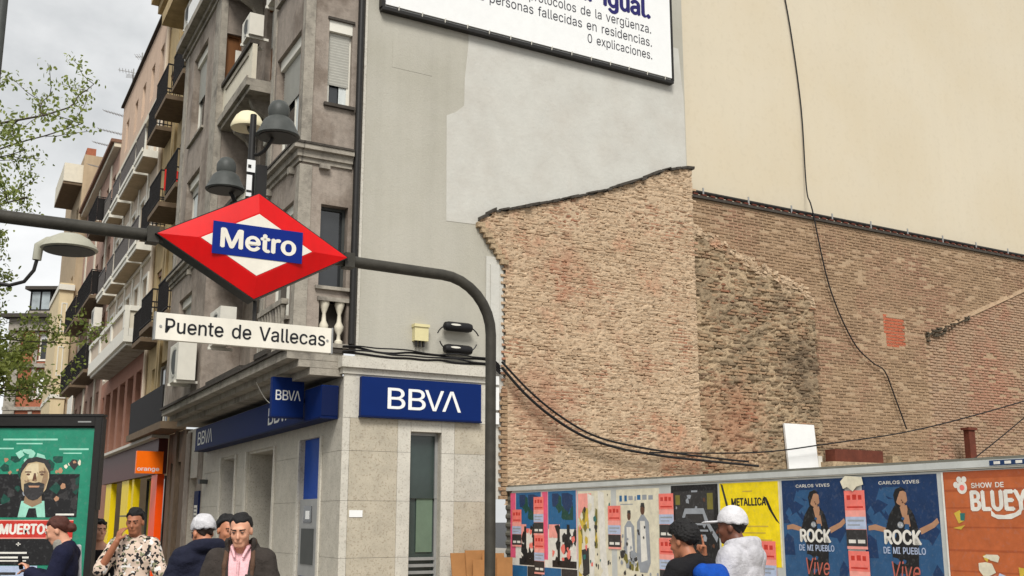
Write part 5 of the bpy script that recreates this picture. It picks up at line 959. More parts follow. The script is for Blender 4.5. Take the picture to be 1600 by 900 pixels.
def bell(parent, P, s, mats=('lamp_grey', 'black_metal')):
    m = MB(); m.lathe(P, [(.205 * s, 0), (.215 * s, .012 * s), (.2 * s, .04 * s), (.17 * s, .10 * s), (.145 * s, .16 * s), (.115 * s, .19 * s), (.1 * s, .2 * s)], 22); o = m.build('lamp_shade', mats[0], parent, smooth=True)
    m = MB(); m.lathe(P + Vector((0, 0, .198 * s)), [(.095 * s, 0), (.105 * s, .03 * s), (.105 * s, .09 * s), (.095 * s, .12 * s), (.07 * s, .16 * s), (.03 * s, .18 * s)], 18); m.build('lamp_cap', mats[0], o, smooth=True)
    m = MB(); m.lathe(P + Vector((0, 0, -.006)), [(.18 * s, 0), (.185 * s, .004), (.18 * s, .012)], 22); m.build('lamp_glass', mats[1], o); return o
def arm(parent, p0, p1):
    mid = [Vector(p0).lerp(Vector(p1), k) + Vector((0, 0, -.10 * math.sin(math.pi * k))) for k in (.25, .5, .75)]; tubepart('lamp_arm', 'black_metal', parent, [p0, *mid, p1], .018, 6)
bell(LC, gf(-2.32, 5.2, .0), .98); arm(LC, gf(-2.52, 5.05, .18), gf(-2.32, 5.3, .0))
bell(LC, gf(-2.77, 4.63, .1), .85); arm(LC, gf(-2.52, 4.5, .18), gf(-2.77, 4.75, .1))
m = MB(); P0 = gf(-2.5, 5.42, .5); m.lathe(P0, [(.16, 0), (.165, .02), (.15, .06), (.12, .12), (.08, .16), (.03, .18)], 20); o = m.build('lamp_shade', 'lamp_cream', LC, smooth=True, label='pale cream dome lamp shade at the back'); arm(LC, gf(-2.52, 5.4, .18), gf(-2.5, 5.46, .48))
# street lamp at the left edge
LP = thing('street_lamp', 'pale grey bell street lamp on a curved arm at the left edge', 'street lamp', (-5.58, 11.0, G0))
tubepart('post', 'lamp_grey', LP, [(-5.58, 11, G0), (-5.58, 11, 7.6)], [.085, .055], 12)
P0 = Vector((-4.61, 11.0, 4.39))
tubepart('lamp_arm', 'black_metal', LP, [Vector((-5.55, 11, 4.2)), Vector((-5.35, 11, 4.05)), Vector((-5.2, 11, 4.02)), Vector((-5.05, 11, 4.06)), Vector((-4.96, 11, 4.18)), Vector((-4.93, 11, 4.34))], .02, 8)
m = MB(); m.lathe(P0, [(.27, 0), (.285, .012), (.265, .05), (.2, .12), (.12, .165), (.05, .18)], 24); o = m.build('lamp_shade', 'lamp_pale', LP, smooth=True)
m = MB(); m.lathe(P0 + Vector((0, 0, -.012)), [(.25, 0), (.255, .006), (.25, .02)], 24); m.build('lamp_glass', 'lamp_grey', o)
tubepart('lamp_neck', 'lamp_pale', LP, [Vector((-4.94, 11, 4.29)), Vector((-4.93, 11, 4.44)), Vector((-4.84, 11, 4.49)), Vector((-4.68, 11, 4.51))], [.045, .05, .05, .04], 10)

# ------------------------------------------------------------ advertising stand
KX, KY = -4.91, 11.6
kf = lambda a, z, d: Vector((KX + a, KY + d, z))
KS = thing('advertising_stand', 'black framed advertising stand with a green theatre poster', 'advertising stand', (KX, KY, G0))
part('frame', 'black_metal', KS, kf, (-1.0, -.72, .4, 2.72, -.05, .06), (.5, .57, .4, 2.72, -.05, .06), (-.718, .498, 2.62, 2.72, -.05, .06), (-.718, .498, .4, .72, -.05, .06), (-.718, .498, .72, 2.62, .0, .055), join=True); part('base', 'dark_grey', KS, kf, (-.6, .2, G0, .398, -.15, .15)); part('header', 'black_metal', KS, kf, (-1.02, .585, 2.722, 2.745, -.06, .07)); part('maker_plate', 'alu', KS, kf, (.32, .46, 2.655, 2.67, -.053, -.051))
part('side_panel', 'black_metal', KS, kf, (.571, .585, 1.75, 2.70, -.045, .055))
kp = lambda a, z, d: kf(-.71 + a, z, d)
P = Poster('theatre_poster', 'green theatre poster of a bearded man in a suit with a red title band', kp, 1.2, 2.6, 1.85, 'p_green', d=-.012)
P.rects('p_lgreen', [(.2, .06, .68, .07), (.32, .085, .55, .092), (.7, .115, .96, .125), (0, .112, .3, .12), (.74, .14, .9, .146)])
P.rects('p_black', [(0, .26, .9, .5)]); P.blots(['p_dgreen', 'p_char'], (0, .16, .9, .5), 26, .05, 4); P.blots(['p_cream', 'p_skin'], (0, .17, .9, .27), 12, .022, 6); P.blots(['p_lgreen'], (.3, .12, .6, .2), 6, .05, 2); P.blots(['p_grey', 'p_skin'], (0, .3, .9, .48), 5, .022, 7)
P.poly('p_black', [(.36, .40), (.66, .40), (.86, .45), (.9, .5), (0.1, .5), (.16, .45)]); P.poly('p_lgreen', [(.41, .41), (.61, .41), (.63, .5), (.39, .5)]); P.poly('p_black', [(.48, .45), (.54, .45), (.56, .5), (.46, .5)]); P.poly('p_face2', [(.44, .37), (.58, .37), (.59, .42), (.51, .445), (.43, .42)])
P.poly('p_face', [(.385, .28), (.395, .22), (.44, .185), (.51, .175), (.58, .185), (.625, .22), (.635, .28), (.615, .345), (.56, .395), (.51, .405), (.46, .395), (.405, .345)]); P.poly('p_facel', [(.42, .25), (.43, .22), (.47, .2), (.53, .2), (.54, .25), (.52, .29), (.46, .29)]); P.poly('p_face2', [(.58, .22), (.62, .25), (.625, .29), (.6, .35), (.57, .31), (.585, .26)]); P.poly('p_char', [(.38, .27), (.385, .21), (.43, .175), (.51, .163), (.59, .175), (.64, .21), (.642, .27), (.62, .24), (.58, .2), (.51, .19), (.44, .2), (.4, .24)])
P.poly('p_char', [(.42, .315), (.47, .305), (.51, .31), (.55, .305), (.6, .315), (.595, .37), (.55, .4), (.51, .408), (.47, .4), (.425, .37)]); P.poly('p_skin', [(.46, .325), (.56, .325), (.55, .335), (.47, .335)]); P.rects('p_dskin', [(.42, .245, .475, .252), (.545, .245, .6, .252)]); P.disc('p_dskin', .45, .262, .016, .006); P.disc('p_dskin', .57, .262, .016, .006); P.poly('p_dskin', [(.5, .255), (.515, .255), (.53, .298), (.49, .298)])
P.blots(['p_face2'], (.41, .24, .61, .31), 6, .012, 5); P.rects('p_white', [(.72, .48, .88, .49)])
P.rects('p_red', [(0, .52, .88, .615)]); P.rects('p_lsalmon', [(0, .515, .88, .52), (0, .612, .88, .618)]); P.txt('p_white', 'MUERTOS', .245, .7, .535, .595, .03)
P.rects('p_black', [(0, .622, .88, .76)]); P.rects('p_white', [(.4, .645, .44, .65), (.415, .637, .425, .658), (.25, .69, .5, .7), (.12, .715, .52, .725), (.1, .735, .5, .742)]); P.rects('p_lblue', [(0, .765, .6, 1)]); P.rects('p_char', [(.05, .8, .42, .815), (.05, .84, .38, .855), (.2, .88, .45, .89)])

# ------------------------------------------------------------ tree at the left edge
def leafmat():
    m = bpy.data.materials.new('leaf'); m.use_nodes = True; N = m.node_tree.nodes; L = m.node_tree.links; p = N['Principled BSDF']; p.inputs['Roughness'].default_value = .55
    a = N.new('ShaderNodeAttribute'); a.attribute_name = 'tone'; r = N.new('ShaderNodeValToRGB'); r.color_ramp.elements[0].color = (.11, .16, .03, 1); r.color_ramp.elements[1].color = (.38, .43, .11, 1); L.new(a.outputs['Fac'], r.inputs[0]); L.new(r.outputs[0], p.inputs['Base Color'])
    tr = N.new('ShaderNodeBsdfTranslucent'); L.new(r.outputs[0], tr.inputs['Color']); ad = N.new('ShaderNodeMixShader'); ad.inputs[0].default_value = .5; L.new(p.outputs[0], ad.inputs[1]); L.new(tr.outputs[0], ad.inputs[2]); L.new(ad.outputs[0], N['Material Output'].inputs[0]); MATS['leaf'] = m
leafmat(); mat('bark', srgb(70, 62, 54), .95, .3, 6, .6, 30)
def tree(label, base, h, lean, seed, nleaf, lsize, zlow, spread, tone=.5):
    t = thing('street_tree', label, 'tree', base, None); rr = random.Random(seed); wood = MB(); tips = []; fine = []
    def grow(p, d, L, r, lev):
        n = 4; pts = [p]; q = p
        for i in range(n):
            d = (d + Vector((rr.uniform(-1, 1), rr.uniform(-1, 1), rr.uniform(-.5, .9))) * (.10 + .05 * lev)).normalized(); q = q + d * (L / n); pts.append(q)
        wood.tube(pts, [r * (1 - .5 * i / n) for i in range(n + 1)], 8 if lev < 2 else 5, cap=lev > 2)
        if lev >= 3: fine.extend(pts[1:])
        if lev < 5:
            k = (4, 4, 4, 3, 3)[lev]
            for i in range(k):
                s = pts[2 + (i % 3)] if lev else pts[2 + (i % 3)]; a = rr.uniform(0, 6.28); side = Vector((math.cos(a), math.sin(a), rr.uniform(-.35, .55))).normalized()
                grow(s, (d * .55 + side * spread).normalized(), L * rr.uniform(.52, .76), max(r * .55, .009), lev + 1)
    b0 = Vector(base); wood.tube([b0, b0 + Vector((.05, 0, .4)), b0 + Vector(lean) * .5 + Vector((0, 0, h * .18)), b0 + Vector(lean) + Vector((0, 0, h * .3))], [.26, .2, .17, .15], 12)
    top = b0 + Vector(lean) + Vector((0, 0, h * .3))
    for i in range(5): a = i * 1.256 + .5; grow(top - Vector((0, 0, .2)), Vector((math.cos(a) * .75, math.sin(a) * .75, .75 + .3 * (i % 2))).normalized(), h * .26, .1, 1)
    for i in range(5): a = i * 1.256 + 1.1; grow(top - Vector((0, 0, .5 + .12 * i)), Vector((math.cos(a), math.sin(a), .18)).normalized(), h * .21, .07, 1)
    wood.build('trunk', 'bark', t, smooth=True)
    V, Fc, T = [], [], []; np_ = len(fine)
    for i in range(nleaf):
        p = fine[rr.randrange(np_)] + Vector((rr.gauss(0, .11), rr.gauss(0, .11), rr.gauss(0, .09))); s = lsize * rr.uniform(.6, 1.35)
        n = Vector((rr.uniform(-1, 1), rr.uniform(-1, 1), rr.uniform(-.2, 1))).normalized(); x = n.orthogonal().normalized(); x = (Matrix.Rotation(rr.uniform(0, 6.28), 3, n) @ x); y = n.cross(x); k = len(V); o = p - b0
        for a, c, e in ((-1, 0, 0), (-.3, .5, .12), (.5, .42, .1), (1, 0, -.1), (.5, -.42, .1), (-.3, -.5, .12)): V.append(tuple(o + x * a * s + y * c * s + n * e * s))
        Fc += [(k, k + 1, k + 2, k + 3), (k, k + 3, k + 4, k + 5)]; T += [min(1, max(0, rr.gauss(tone, .25)))] * 6
    me = bpy.data.meshes.new('crown'); me.from_pydata(V, [], Fc); me.materials.append(M('leaf')); at = me.attributes.new('tone', 'FLOAT', 'POINT'); at.data.foreach_set('value', T); o = bpy.data.objects.new('crown', me); COL.objects.link(o); o.parent = t; o['kind'] = 'stuff'; return t
tree('tall street tree with sparse spring leaves at the left edge', (-15.0, 20.5, -.13), 15.2, (.3, 0, 0), 11, 85000, .046, 3, .85)
tree('smaller denser green tree low at the left edge behind the advertising stand', (-15.6, 25.5, -.13), 10.0, (.2, 0, 0), 5, 60000, .072, 2, .8, .9)
# ------------------------------------------------------------ people: smooth-blended bodies meshed from distance fields
class SDF:
    def __init__(s, lo, hi, h):
        s.lo = np.array(lo, float); s.h = h; s.n = np.ceil((np.array(hi) - s.lo) / h).astype(int) + 1; s.v = np.full(s.n, .5, np.float32)
    def _win(s, lo, hi):
        a = np.maximum(np.floor((np.array(lo) - s.lo) / s.h).astype(int), 0); b = np.minimum(np.ceil((np.array(hi) - s.lo) / s.h).astype(int) + 1, s.n)
        if (b <= a).any(): return None
        ax = [s.lo[i] + s.h * np.arange(a[i], b[i]) for i in range(3)]
        return tuple(slice(a[i], b[i]) for i in range(3)), np.meshgrid(*ax, indexing='ij', sparse=True)
    def _blend(s, w, d, k, sub=False):
        o = s.v[w]
        if sub:
            d = -d; hh = np.clip(.5 - .5 * (d - o) / k, 0, 1) if k else None
            s.v[w] = (d * (1 - hh) + o * hh + k * hh * (1 - hh)) if k else np.maximum(o, d)
        else:
            hh = np.clip(.5 + .5 * (o - d) / k, 0, 1); s.v[w] = o * (1 - hh) + d * hh - k * hh * (1 - hh)
    def cap(s, a, b, ra, rb=None, k=.02, sub=False):
        rb = ra if rb is None else rb; a = np.array(a, float); b = np.array(b, float); m = max(ra, rb) + k * 2 + .03
        q = s._win(np.minimum(a, b) - m, np.maximum(a, b) + m)
        if q is None: return
        w, (X, Y, Z) = q; ba = b - a; L = max(ba @ ba, 1e-9); t = np.clip(((X - a[0]) * ba[0] + (Y - a[1]) * ba[1] + (Z - a[2]) * ba[2]) / L, 0, 1)
        d = np.sqrt((X - a[0] - t * ba[0]) ** 2 + (Y - a[1] - t * ba[1]) ** 2 + (Z - a[2] - t * ba[2]) ** 2) - (ra + (rb - ra) * t); s._blend(w, d, k, sub)
    def ell(s, c, r, k=.02, rot=None, sub=False):
        c = np.array(c, float); r = np.array(r, float); m = r.max() + k * 2 + .03; q = s._win(c - m, c + m)
        if q is None: return
        w, (X, Y, Z) = q; x, y, z = X - c[0], Y - c[1], Z - c[2]
        if rot is not None: Rm = np.array(rot).T; x, y, z = (Rm[0, 0] * x + Rm[0, 1] * y + Rm[0, 2] * z, Rm[1, 0] * x + Rm[1, 1] * y + Rm[1, 2] * z, Rm[2, 0] * x + Rm[2, 1] * y + Rm[2, 2] * z)
        k0 = np.sqrt((x / r[0]) ** 2 + (y / r[1]) ** 2 + (z / r[2]) ** 2); k1 = np.sqrt((x / r[0] ** 2) ** 2 + (y / r[1] ** 2) ** 2 + (z / r[2] ** 2) ** 2) + 1e-9; s._blend(w, k0 * (k0 - 1) / k1, k, sub)
    def grid(s): return np.meshgrid(*[s.lo[i] + s.h * np.arange(s.n[i]) for i in range(3)], indexing='ij', sparse=True)
    def cut(s, f): s.v = np.maximum(s.v, f(*s.grid()).astype(np.float32))
    def add(s, f): s.v = s.v + f(*s.grid()).astype(np.float32)
    def mesh(s):
        V = s.v; sg = V < 0; nx, ny, nz = V.shape
        cnt = np.zeros((nx - 1, ny - 1, nz - 1), np.int8); cs = [(i, j, k) for i in (0, 1) for j in (0, 1) for k in (0, 1)]
        sl_ = lambda c: (slice(c[0], nx - 1 + c[0]), slice(c[1], ny - 1 + c[1]), slice(c[2], nz - 1 + c[2]))
        for c in cs: cnt += sg[sl_(c)]
        act = (cnt > 0) & (cnt < 8); I = np.argwhere(act); idx = -np.ones(act.shape, int); idx[act] = np.arange(len(I))
        P = np.zeros((len(I), 3)); Wt = np.zeros(len(I)); val = {c: V[I[:, 0] + c[0], I[:, 1] + c[1], I[:, 2] + c[2]] for c in cs}
        for a in cs:
            for d in range(3):
                if a[d]: continue
                b = list(a); b[d] = 1; b = tuple(b); va, vb = val[a], val[b]; m = (va < 0) != (vb < 0); t = np.where(m, va / np.where(m, va - vb, 1), 0)
                q = np.array(a, float)[None] + np.zeros((len(I), 1)); q[:, d] += t; P[m] += q[m]; Wt[m] += 1
        P = s.lo + s.h * (I + P / Wt[:, None]); F = []
        for d in range(3):
            o = [(1, 2), (2, 0), (0, 1)][d]; A_ = [slice(1, -1)] * 3; A_[d] = slice(0, -1); B_ = list(A_); B_[d] = slice(1, None)
            s0, s1 = sg[tuple(A_)], sg[tuple(B_)]; E = np.argwhere(s0 != s1); fl = s0[s0 != s1]; E = E + 1; E[:, d] -= 1
            q = []
            for x, y in ((0, 0), (-1, 0), (-1, -1), (0, -1)):
                e = E.copy(); e[:, o[0]] += x; e[:, o[1]] += y; q.append(idx[e[:, 0], e[:, 1], e[:, 2]])
            q = np.stack(q, 1); q[~fl] = q[~fl][:, ::-1]; F.append(q)
        F = np.concatenate(F); F = F[(F >= 0).all(1)]; return P, F
def rotm(yaw=0, pitch=0, roll=0):
    cy, sy, cp_, sp_, cr_, sr = math.cos(yaw), math.sin(yaw), math.cos(pitch), math.sin(pitch), math.cos(roll), math.sin(roll)
    return np.array([[cy, -sy, 0], [sy, cy, 0], [0, 0, 1]]) @ np.array([[1, 0, 0], [0, cp_, -sp_], [0, sp_, cp_]]) @ np.array([[cr_, 0, sr], [0, 1, 0], [-sr, 0, cr_]])
def wrinkle(a, f=1.0, ph=0):
    r = np.random.RandomState(int(ph * 7 + a * 1e4) % 1000); T = []
    for i in range(9): d = r.normal(size=3); d /= np.linalg.norm(d); d[2] *= 1.3; T.append((d * r.uniform(14, 62) * f, r.uniform(0, 6.3), r.uniform(.5, 1)))
    def fn(X, Y, Z):
        wv = 1.6 * np.sin(9 * X + 5 * Z + ph) + 1.2 * np.sin(8 * Y - 7 * Z); t = 0
        for d, q, w_ in T: t = t + w_ * (1 - 2 * np.abs(np.sin((d[0] * X + d[1] * Y + d[2] * Z + q + wv) * .5))) / (1 + np.linalg.norm(d) / 40)
        return a * .42 * t
    return fn
class Person:
    """local axes: x = the person's right, y = forward, z = up"""
    def __init__(s, label, loc, facing, height, pose, head=(0, 0, 0), build=1.0, cat='person'):
        s.t = thing('person', label, cat, Vector((loc[0], loc[1], G0))); s.sc = height / 1.75; s.facing = R(facing); s.b = build
        s.p = dict(shL=(-.172 * build, -.012, 1.388), shR=(.172 * build, -.012, 1.388), hips=.92, lean=0.); s.p.update(pose); s.hr = rotm(*[R(a) for a in head]); s.hc = np.array((0, .03 + s.p.get('hy', 0), 1.615 + s.p.get('hz', 0)))
    def emit(s, name, f, m, smooth=True, label=None, par=None):
        P, F = f.mesh(); c, si = math.cos(s.facing), math.sin(s.facing); P = P * s.sc; X = P[:, 0] * c - P[:, 1] * si; Y = P[:, 0] * si + P[:, 1] * c
        me = bpy.data.meshes.new(name); V = np.stack([X, Y, P[:, 2]], 1); me.vertices.add(len(V)); me.vertices.foreach_set('co', V.astype(np.float32).ravel())
        me.loops.add(F.size); me.loops.foreach_set('vertex_index', F.ravel().astype(np.int32)); me.polygons.add(len(F)); me.polygons.foreach_set('loop_start', np.arange(0, F.size, 4, dtype=np.int32)); me.polygons.foreach_set('loop_total', np.full(len(F), 4, np.int32)); me.update(); me.validate()
        me.polygons.foreach_set('use_smooth', [True] * len(me.polygons)); me.materials.append(M(m)); o = bpy.data.objects.new(name, me); COL.objects.link(o); o.parent = par or s.t; props(o, label=label); return o
    def H(s, p): return s.hc + s.hr @ np.array(p, float)
    def field(s, lo=(-.55, -.45, 0.0), hi=(.55, .6, 1.85), h=.011): return SDF(lo, hi, h)
    def torso(s, f, g=0., k=.05):
        b = s.b
        f.ell((0, 0, 1.25), (.158 * b + g, .106 * b + g, .19 + g * .5), k); f.ell((0, .005, 1.06), (.145 * b + g, .105 * b + g, .18 + g), k); f.ell((0, -.005, .93), (.165 * b + g, .12 * b + g, .13 + g), k)
        [f.cap((0, -.02, 1.445), (x * .15 * b, -.015, 1.39), .05 + g * .5, .052 + g * .8, k) for x in (-1, 1)]
    def arms(s, f, g=0., k=.03, upto=1.0, sides='LR'):
        for sd in sides:
            a, e, w = s.p['sh' + sd], s.p['el' + sd], s.p['wr' + sd]; f.cap(a, e, .052 + g, .043 + g, k)
            if upto > .5:
                q = np.array(e) + (np.array(w) - np.array(e)) * min(1, (upto - .5) * 2); f.cap(e, q, .042 + g, (.029 if upto >= 1 else .038) + g, k)
    def legs(s, f, g=0., k=.03):
        for x in (-1, 1): f.cap((.088 * x, 0, .9), (.1 * x, .015, .5), .085 + g, .058 + g, k); f.cap((.1 * x, .015, .5), (.105 * x, -.02, .1), .056 + g, .038 + g, k)
    def body(s, m, hands=()):
        hd = s.H; f = s.field(h=.0105, hi=(.55, .6, 1.42)); 
        f = SDF((-.56, -.4, 0), (.56, .62, 1.84), .0095); s.torso(f); s.arms(f); s.legs(f)
        for x in (-1, 1): f.cap((.105 * x, -.03, .05), (.12 * x, .13, .035), .04, .03, .02)
        f.cap((0, -.02, 1.42), hd((0, -.02, -.05)), .06, .054, .03)
        f.ell(hd((0, -.014, .03)), (.075, .093, .086), .02, s.hr); f.ell(hd((0, .022, -.035)), (.061, .070, .086), .025, s.hr); f.cap(hd((-.018, .062, -.098)), hd((.018, .062, -.098)), .020, None, .025)
        f.cap(hd((-.036, .082, .024)), hd((.036, .082, .024)), .011, None, .015)
        for x in (-1, 1): f.ell(hd((.032 * x, .100, .004)), (.017, .014, .012), .012, s.hr, True); f.ell(hd((.034 * x, .066, -.03)), (.02, .022, .02), .02, s.hr)
        f.cap(hd((0, .088, .008)), hd((0, .106, -.033)), .008, .013, .010); f.cap(hd((-.018, .086, -.064)), hd((.018, .086, -.064)), .009, None, .010)
        for x in (-1, 1): f.ell(hd((.077 * x, -.008, -.012)), (.011, .021, .031), .008, s.hr); f.ell(hd((.031 * x, .084, .005)), (.011, .010, .010), .004, s.hr)
        for hnd in hands: s.hand(f, *hnd)
        return s.emit('body', f, m)
    def hand(s, f, side, fwd, nrm, curl=(35, 45), point=None, spread=.0):
        w = np.array(s.p['wr' + side]); fw = np.array(fwd, float); fw /= np.linalg.norm(fw); n = np.array(nrm, float); n -= fw * (n @ fw); n /= np.linalg.norm(n); sd = np.cross(fw, n)
        for o in (-.026, -.009, .009, .026): f.cap(w + sd * o * .6, w + fw * .085 + sd * o, .014, .0125, .012)
        for i, (o, L) in enumerate(((-.03, .9), (-.010, 1.08), (.011, 1.0), (.030, .78))):
            c1, c2 = curl if point != i else (5, 5); b0 = w + fw * .088 + sd * o; d1 = fw * math.cos(R(c1)) + n * math.sin(R(c1)) + sd * o * spread; p1 = b0 + d1 * .042 * L; d2 = fw * math.cos(R(c1 + c2)) + n * math.sin(R(c1 + c2)); p2 = p1 + d2 * .038 * L; f.cap(b0, p1, .0105, .0095, .004); f.cap(p1, p2, .0095, .008, .004)
        t0 = w + fw * .03 - sd * .028; t1 = t0 + (fw * .6 - sd * .6 + n * .35) * .045; t2 = t1 + (fw * .8 - sd * .1 + n * .5) * .035; f.cap(t0, t1, .0135, .0115, .010); f.cap(t1, t2, .0115, .0095, .005)
    def eyes(s, body, hair='hair_black', brows=True):
        for x in (-1, 1):
            f = SDF(s.H((.031 * x, .09, .005)) - .03, s.H((.031 * x, .09, .005)) + .03, .003); f.ell(s.H((.031 * x, .0925, .004)), (.011, .006, .005), .002, s.hr); s.emit('eye', f, 'eye_dark', par=body)
            if brows: f = SDF(s.H((.033 * x, .09, .025)) - .04, s.H((.033 * x, .09, .025)) + .04, .004); f.cap(s.H((.014 * x, .095, .021)), s.H((.052 * x, .082, .024)), .0055, .004, .002); s.emit('eyebrow', f, hair, par=body)
    def hair(s, m, front=.07, low=-.02, back=-.06, g=.014, noise=.004, extra=None, side=.03, name='hair', top=0., curls=0):
        f = SDF(s.hc - .26, s.hc + .26, .0085); f.ell(s.H((0, -.018, .034 + top * .5)), (.075 + g, .094 + g, .086 + g + top), .01, s.hr)
        if extra: extra(f)
        Ri = s.hr.T; hc = s.hc
        def face(X, Y, Z):
            x, y, z = X - hc[0], Y - hc[1], Z - hc[2]; lx = Ri[0, 0] * x + Ri[0, 1] * y + Ri[0, 2] * z; ly = Ri[1, 0] * x + Ri[1, 1] * y + Ri[1, 2] * z; lz = Ri[2, 0] * x + Ri[2, 1] * y + Ri[2, 2] * z
            line = np.where(ly > .03, front, np.where(ly > -.03, front + (low - front) * np.clip((.03 - ly) / .035, 0, 1), low + (back - low) * np.clip((-.03 - ly) / .04, 0, 1)))
            return line + .005 * np.sin(130 * lx + 2) + .004 * np.sin(95 * lx + 60 * ly) - lz
        if name == 'hair': f.add(lambda X, Y, Z: (g + .006) * np.clip(1 + face(X, Y, Z) / .032, 0, 1) ** 1.5)
        f.cut(face)
        if curls: f.add(lambda X, Y, Z: curls * (np.sin(210 * X + 3 * np.sin(90 * Z)) * np.sin(200 * Y + 2 * np.sin(80 * X)) + np.sin(220 * Z + 3 * np.sin(95 * Y)) * .6))
        if noise: f.add(lambda X, Y, Z: noise * (np.sin(90 * X + 40 * Z) + np.sin(77 * Y - 50 * Z + 2) + np.sin(120 * Z + 60 * X)))
        return s.emit(name, f, m)
    def trousers(s, m, g=.014):
        f = SDF((-.3, -.25, .05), (.3, .3, 1.06), .013); s.legs(f, g); f.ell((0, -.005, .93), (.165 * s.b + g, .12 * s.b + g, .13), .04); f.cut(lambda X, Y, Z: np.maximum(Z - 1.02, .075 - Z)); f.add(wrinkle(.004)); s.emit('trousers', f, m)
    def shoes(s, m):
        for x in (-1, 1): f = SDF((.12 * x - .12, -.15, -.01), (.12 * x + .12, .25, .2), .009); f.cap((.105 * x, -.04, .05), (.125 * x, .15, .038), .052, .042, .02); f.cap((.105 * x, -.03, .05), (.105 * x, -.025, .12), .048, .045, .02); f.cut(lambda X, Y, Z: np.maximum(.002 - Z, Z - .13)); s.emit('shoe', f, m)
    def top(s, name, m, g=.022, sleeve=1.0, hem=.84, neck=1.475, wr=.005, extra=None, cuts=(), puff=0, sides='LR', h=.0105, k=.035, label=None, ak=.04):
        f = SDF((-.6, -.45, hem - .06), (.6, .62, 1.68), h); s.torso(f, g, k); s.arms(f, g, ak, sleeve, sides)
        if hem < .9: f.ell((0, 0, .9), (.175 * s.b + g, .13 * s.b + g, .16), .05)
        if extra: extra(f)
        if wr: f.add(wrinkle(wr, 1.2, hash(name) % 7))
        if puff: f.add(lambda X, Y, Z: -puff * np.abs(np.sin(Z * math.pi / .075)))
        n0 = neck; f.cut(lambda X, Y, Z: np.where(X ** 2 + Y ** 2 < .16 ** 2, Z - n0 + .12 * (Y), -1.0)); f.cut(lambda X, Y, Z: hem - Z + .006 * np.sin(30 * X))
        for c in cuts: f.cut(c)
        return s.emit(name, f, m, label=label)
flat('eye_dark', (30, 24, 22), .3, 0); flat('hair_black', (22, 20, 20), .6, .3, scale=60, bump=.4, bscale=160); flat('hair_auburn', (74, 38, 28), .55, .3, scale=60, bump=.4, bscale=160); flat('hair_brown', (42, 30, 24), .6, .3, scale=60, bump=.4, bscale=160); flat('stubble', (112, 76, 56), .8, .2, scale=80)
mat('skin_light', srgb(205, 150, 122), .5, .07, 12, spec=.35); mat('skin_mid', srgb(182, 122, 92), .5, .07, 12, spec=.35); mat('skin_tan', srgb(160, 104, 76), .5, .07, 12, spec=.35); mat('skin_dark', srgb(104, 64, 48), .45, .08, 12, spec=.4)
def cloth(n, rgb, **k): mat(n, srgb(*rgb), .85, .18, 16, .9, 17, spec=.2, **k)
cloth('c_jacket', (56, 50, 46)); cloth('c_jacket_in', (88, 66, 52)); cloth('c_pink', (226, 178, 182)); cloth('c_navy', (28, 30, 46)); cloth('c_navy2', (24, 26, 48)); cloth('c_black', (26, 25, 27)); cloth('c_white', (200, 198, 200)); cloth('c_blue', (16, 70, 158)); cloth('c_hoodie', (184, 182, 186)); cloth('c_jean', (52, 62, 86)); cloth('c_grey', (92, 90, 92)); flat('c_shoe', (40, 38, 38), .6, .1); cloth('c_beanie', (190, 188, 190)); cloth('c_check', (150, 146, 136))
def floral():
    m = mat('c_floral', srgb(206, 184, 166), .8, .1, 14, .2, 200); N = m.node_tree.nodes; L = m.node_tree.links; p = N['Principled BSDF']; g = N.new('ShaderNodeNewGeometry'); src = p.inputs['Base Color'].links[0].from_socket
    for sc, lo, col, off in ((24, .535, (.012, .012, .014), 0), (22, .6, (.22, .22, .13), 5), (18, .62, (.75, .72, .68), 9)):
        mp = N.new('ShaderNodeMapping'); mp.inputs['Location'].default_value = (off, off, off); L.new(g.outputs['Position'], mp.inputs['Vector']); n = N.new('ShaderNodeTexNoise'); n.inputs['Scale'].default_value = sc; n.inputs['Detail'].default_value = 1.5; L.new(mp.outputs['Vector'], n.inputs['Vector'])
        r = N.new('ShaderNodeMapRange'); r.inputs[1].default_value = lo; r.inputs[2].default_value = lo + .015; L.new(n.outputs['Fac'], r.inputs[0]); x = N.new('ShaderNodeMix'); x.data_type = 'RGBA'; L.new(r.outputs[0], x.inputs[0]); L.new(src, x.inputs[6]); x.inputs[7].default_value = (*col, 1); src = x.outputs[2]
    L.new(src, p.inputs['Base Color'])
floral()
def hoodroll(f, g=.03, y=-.06, z=1.47, r=.055):
    for a in np.linspace(-2.4, 2.4, 13):
        f.ell((.105 * math.sin(a), y - .075 * math.cos(a) + .06, z + .03 * math.cos(a) - .02), (r, r * .9, r * .8), .03)
# --- man in the dark brown padded jacket and pink shirt, looking down at his hands
p = Person('man in dark padded jacket and pink shirt looking down at his hands', (-1.95, 8.05), 186, 1.715, dict(elL=(-.25, .03, 1.13), wrL=(-.07, .27, 1.24), elR=(.25, .04, 1.12), wrR=(.09, .25, 1.22), hy=.04, hz=-.005), head=(-4, -14, 0), build=1.0)
bd = p.body('skin_light', [('L', (1, .25, .12), (0, .6, -1), (30, 40)), ('R', (-1, .3, .1), (0, .5, -1), (35, 45))]); p.eyes(bd); p.hair('hair_black', front=.06, low=.0, back=-.06, g=.009, noise=.0015)
p.top('shirt', 'c_pink', g=.014, sleeve=.6, hem=.9, neck=1.50, wr=.003, extra=lambda f: [f.cap((0, -.02, 1.44), (0, -.005, 1.5), .07, .068, .02)], cuts=[])
f = SDF((-.14, -.14, 1.36), (.14, .2, 1.6), .008)
for x in (-1, 1): f.cap((x * .07, -.04, 1.50), (x * .055, .055, 1.485), .014, .014, .01); f.cap((x * .055, .055, 1.485), (x * .03, .105, 1.42), .014, .010, .01)
p.emit('shirt_collar', f, 'c_pink')
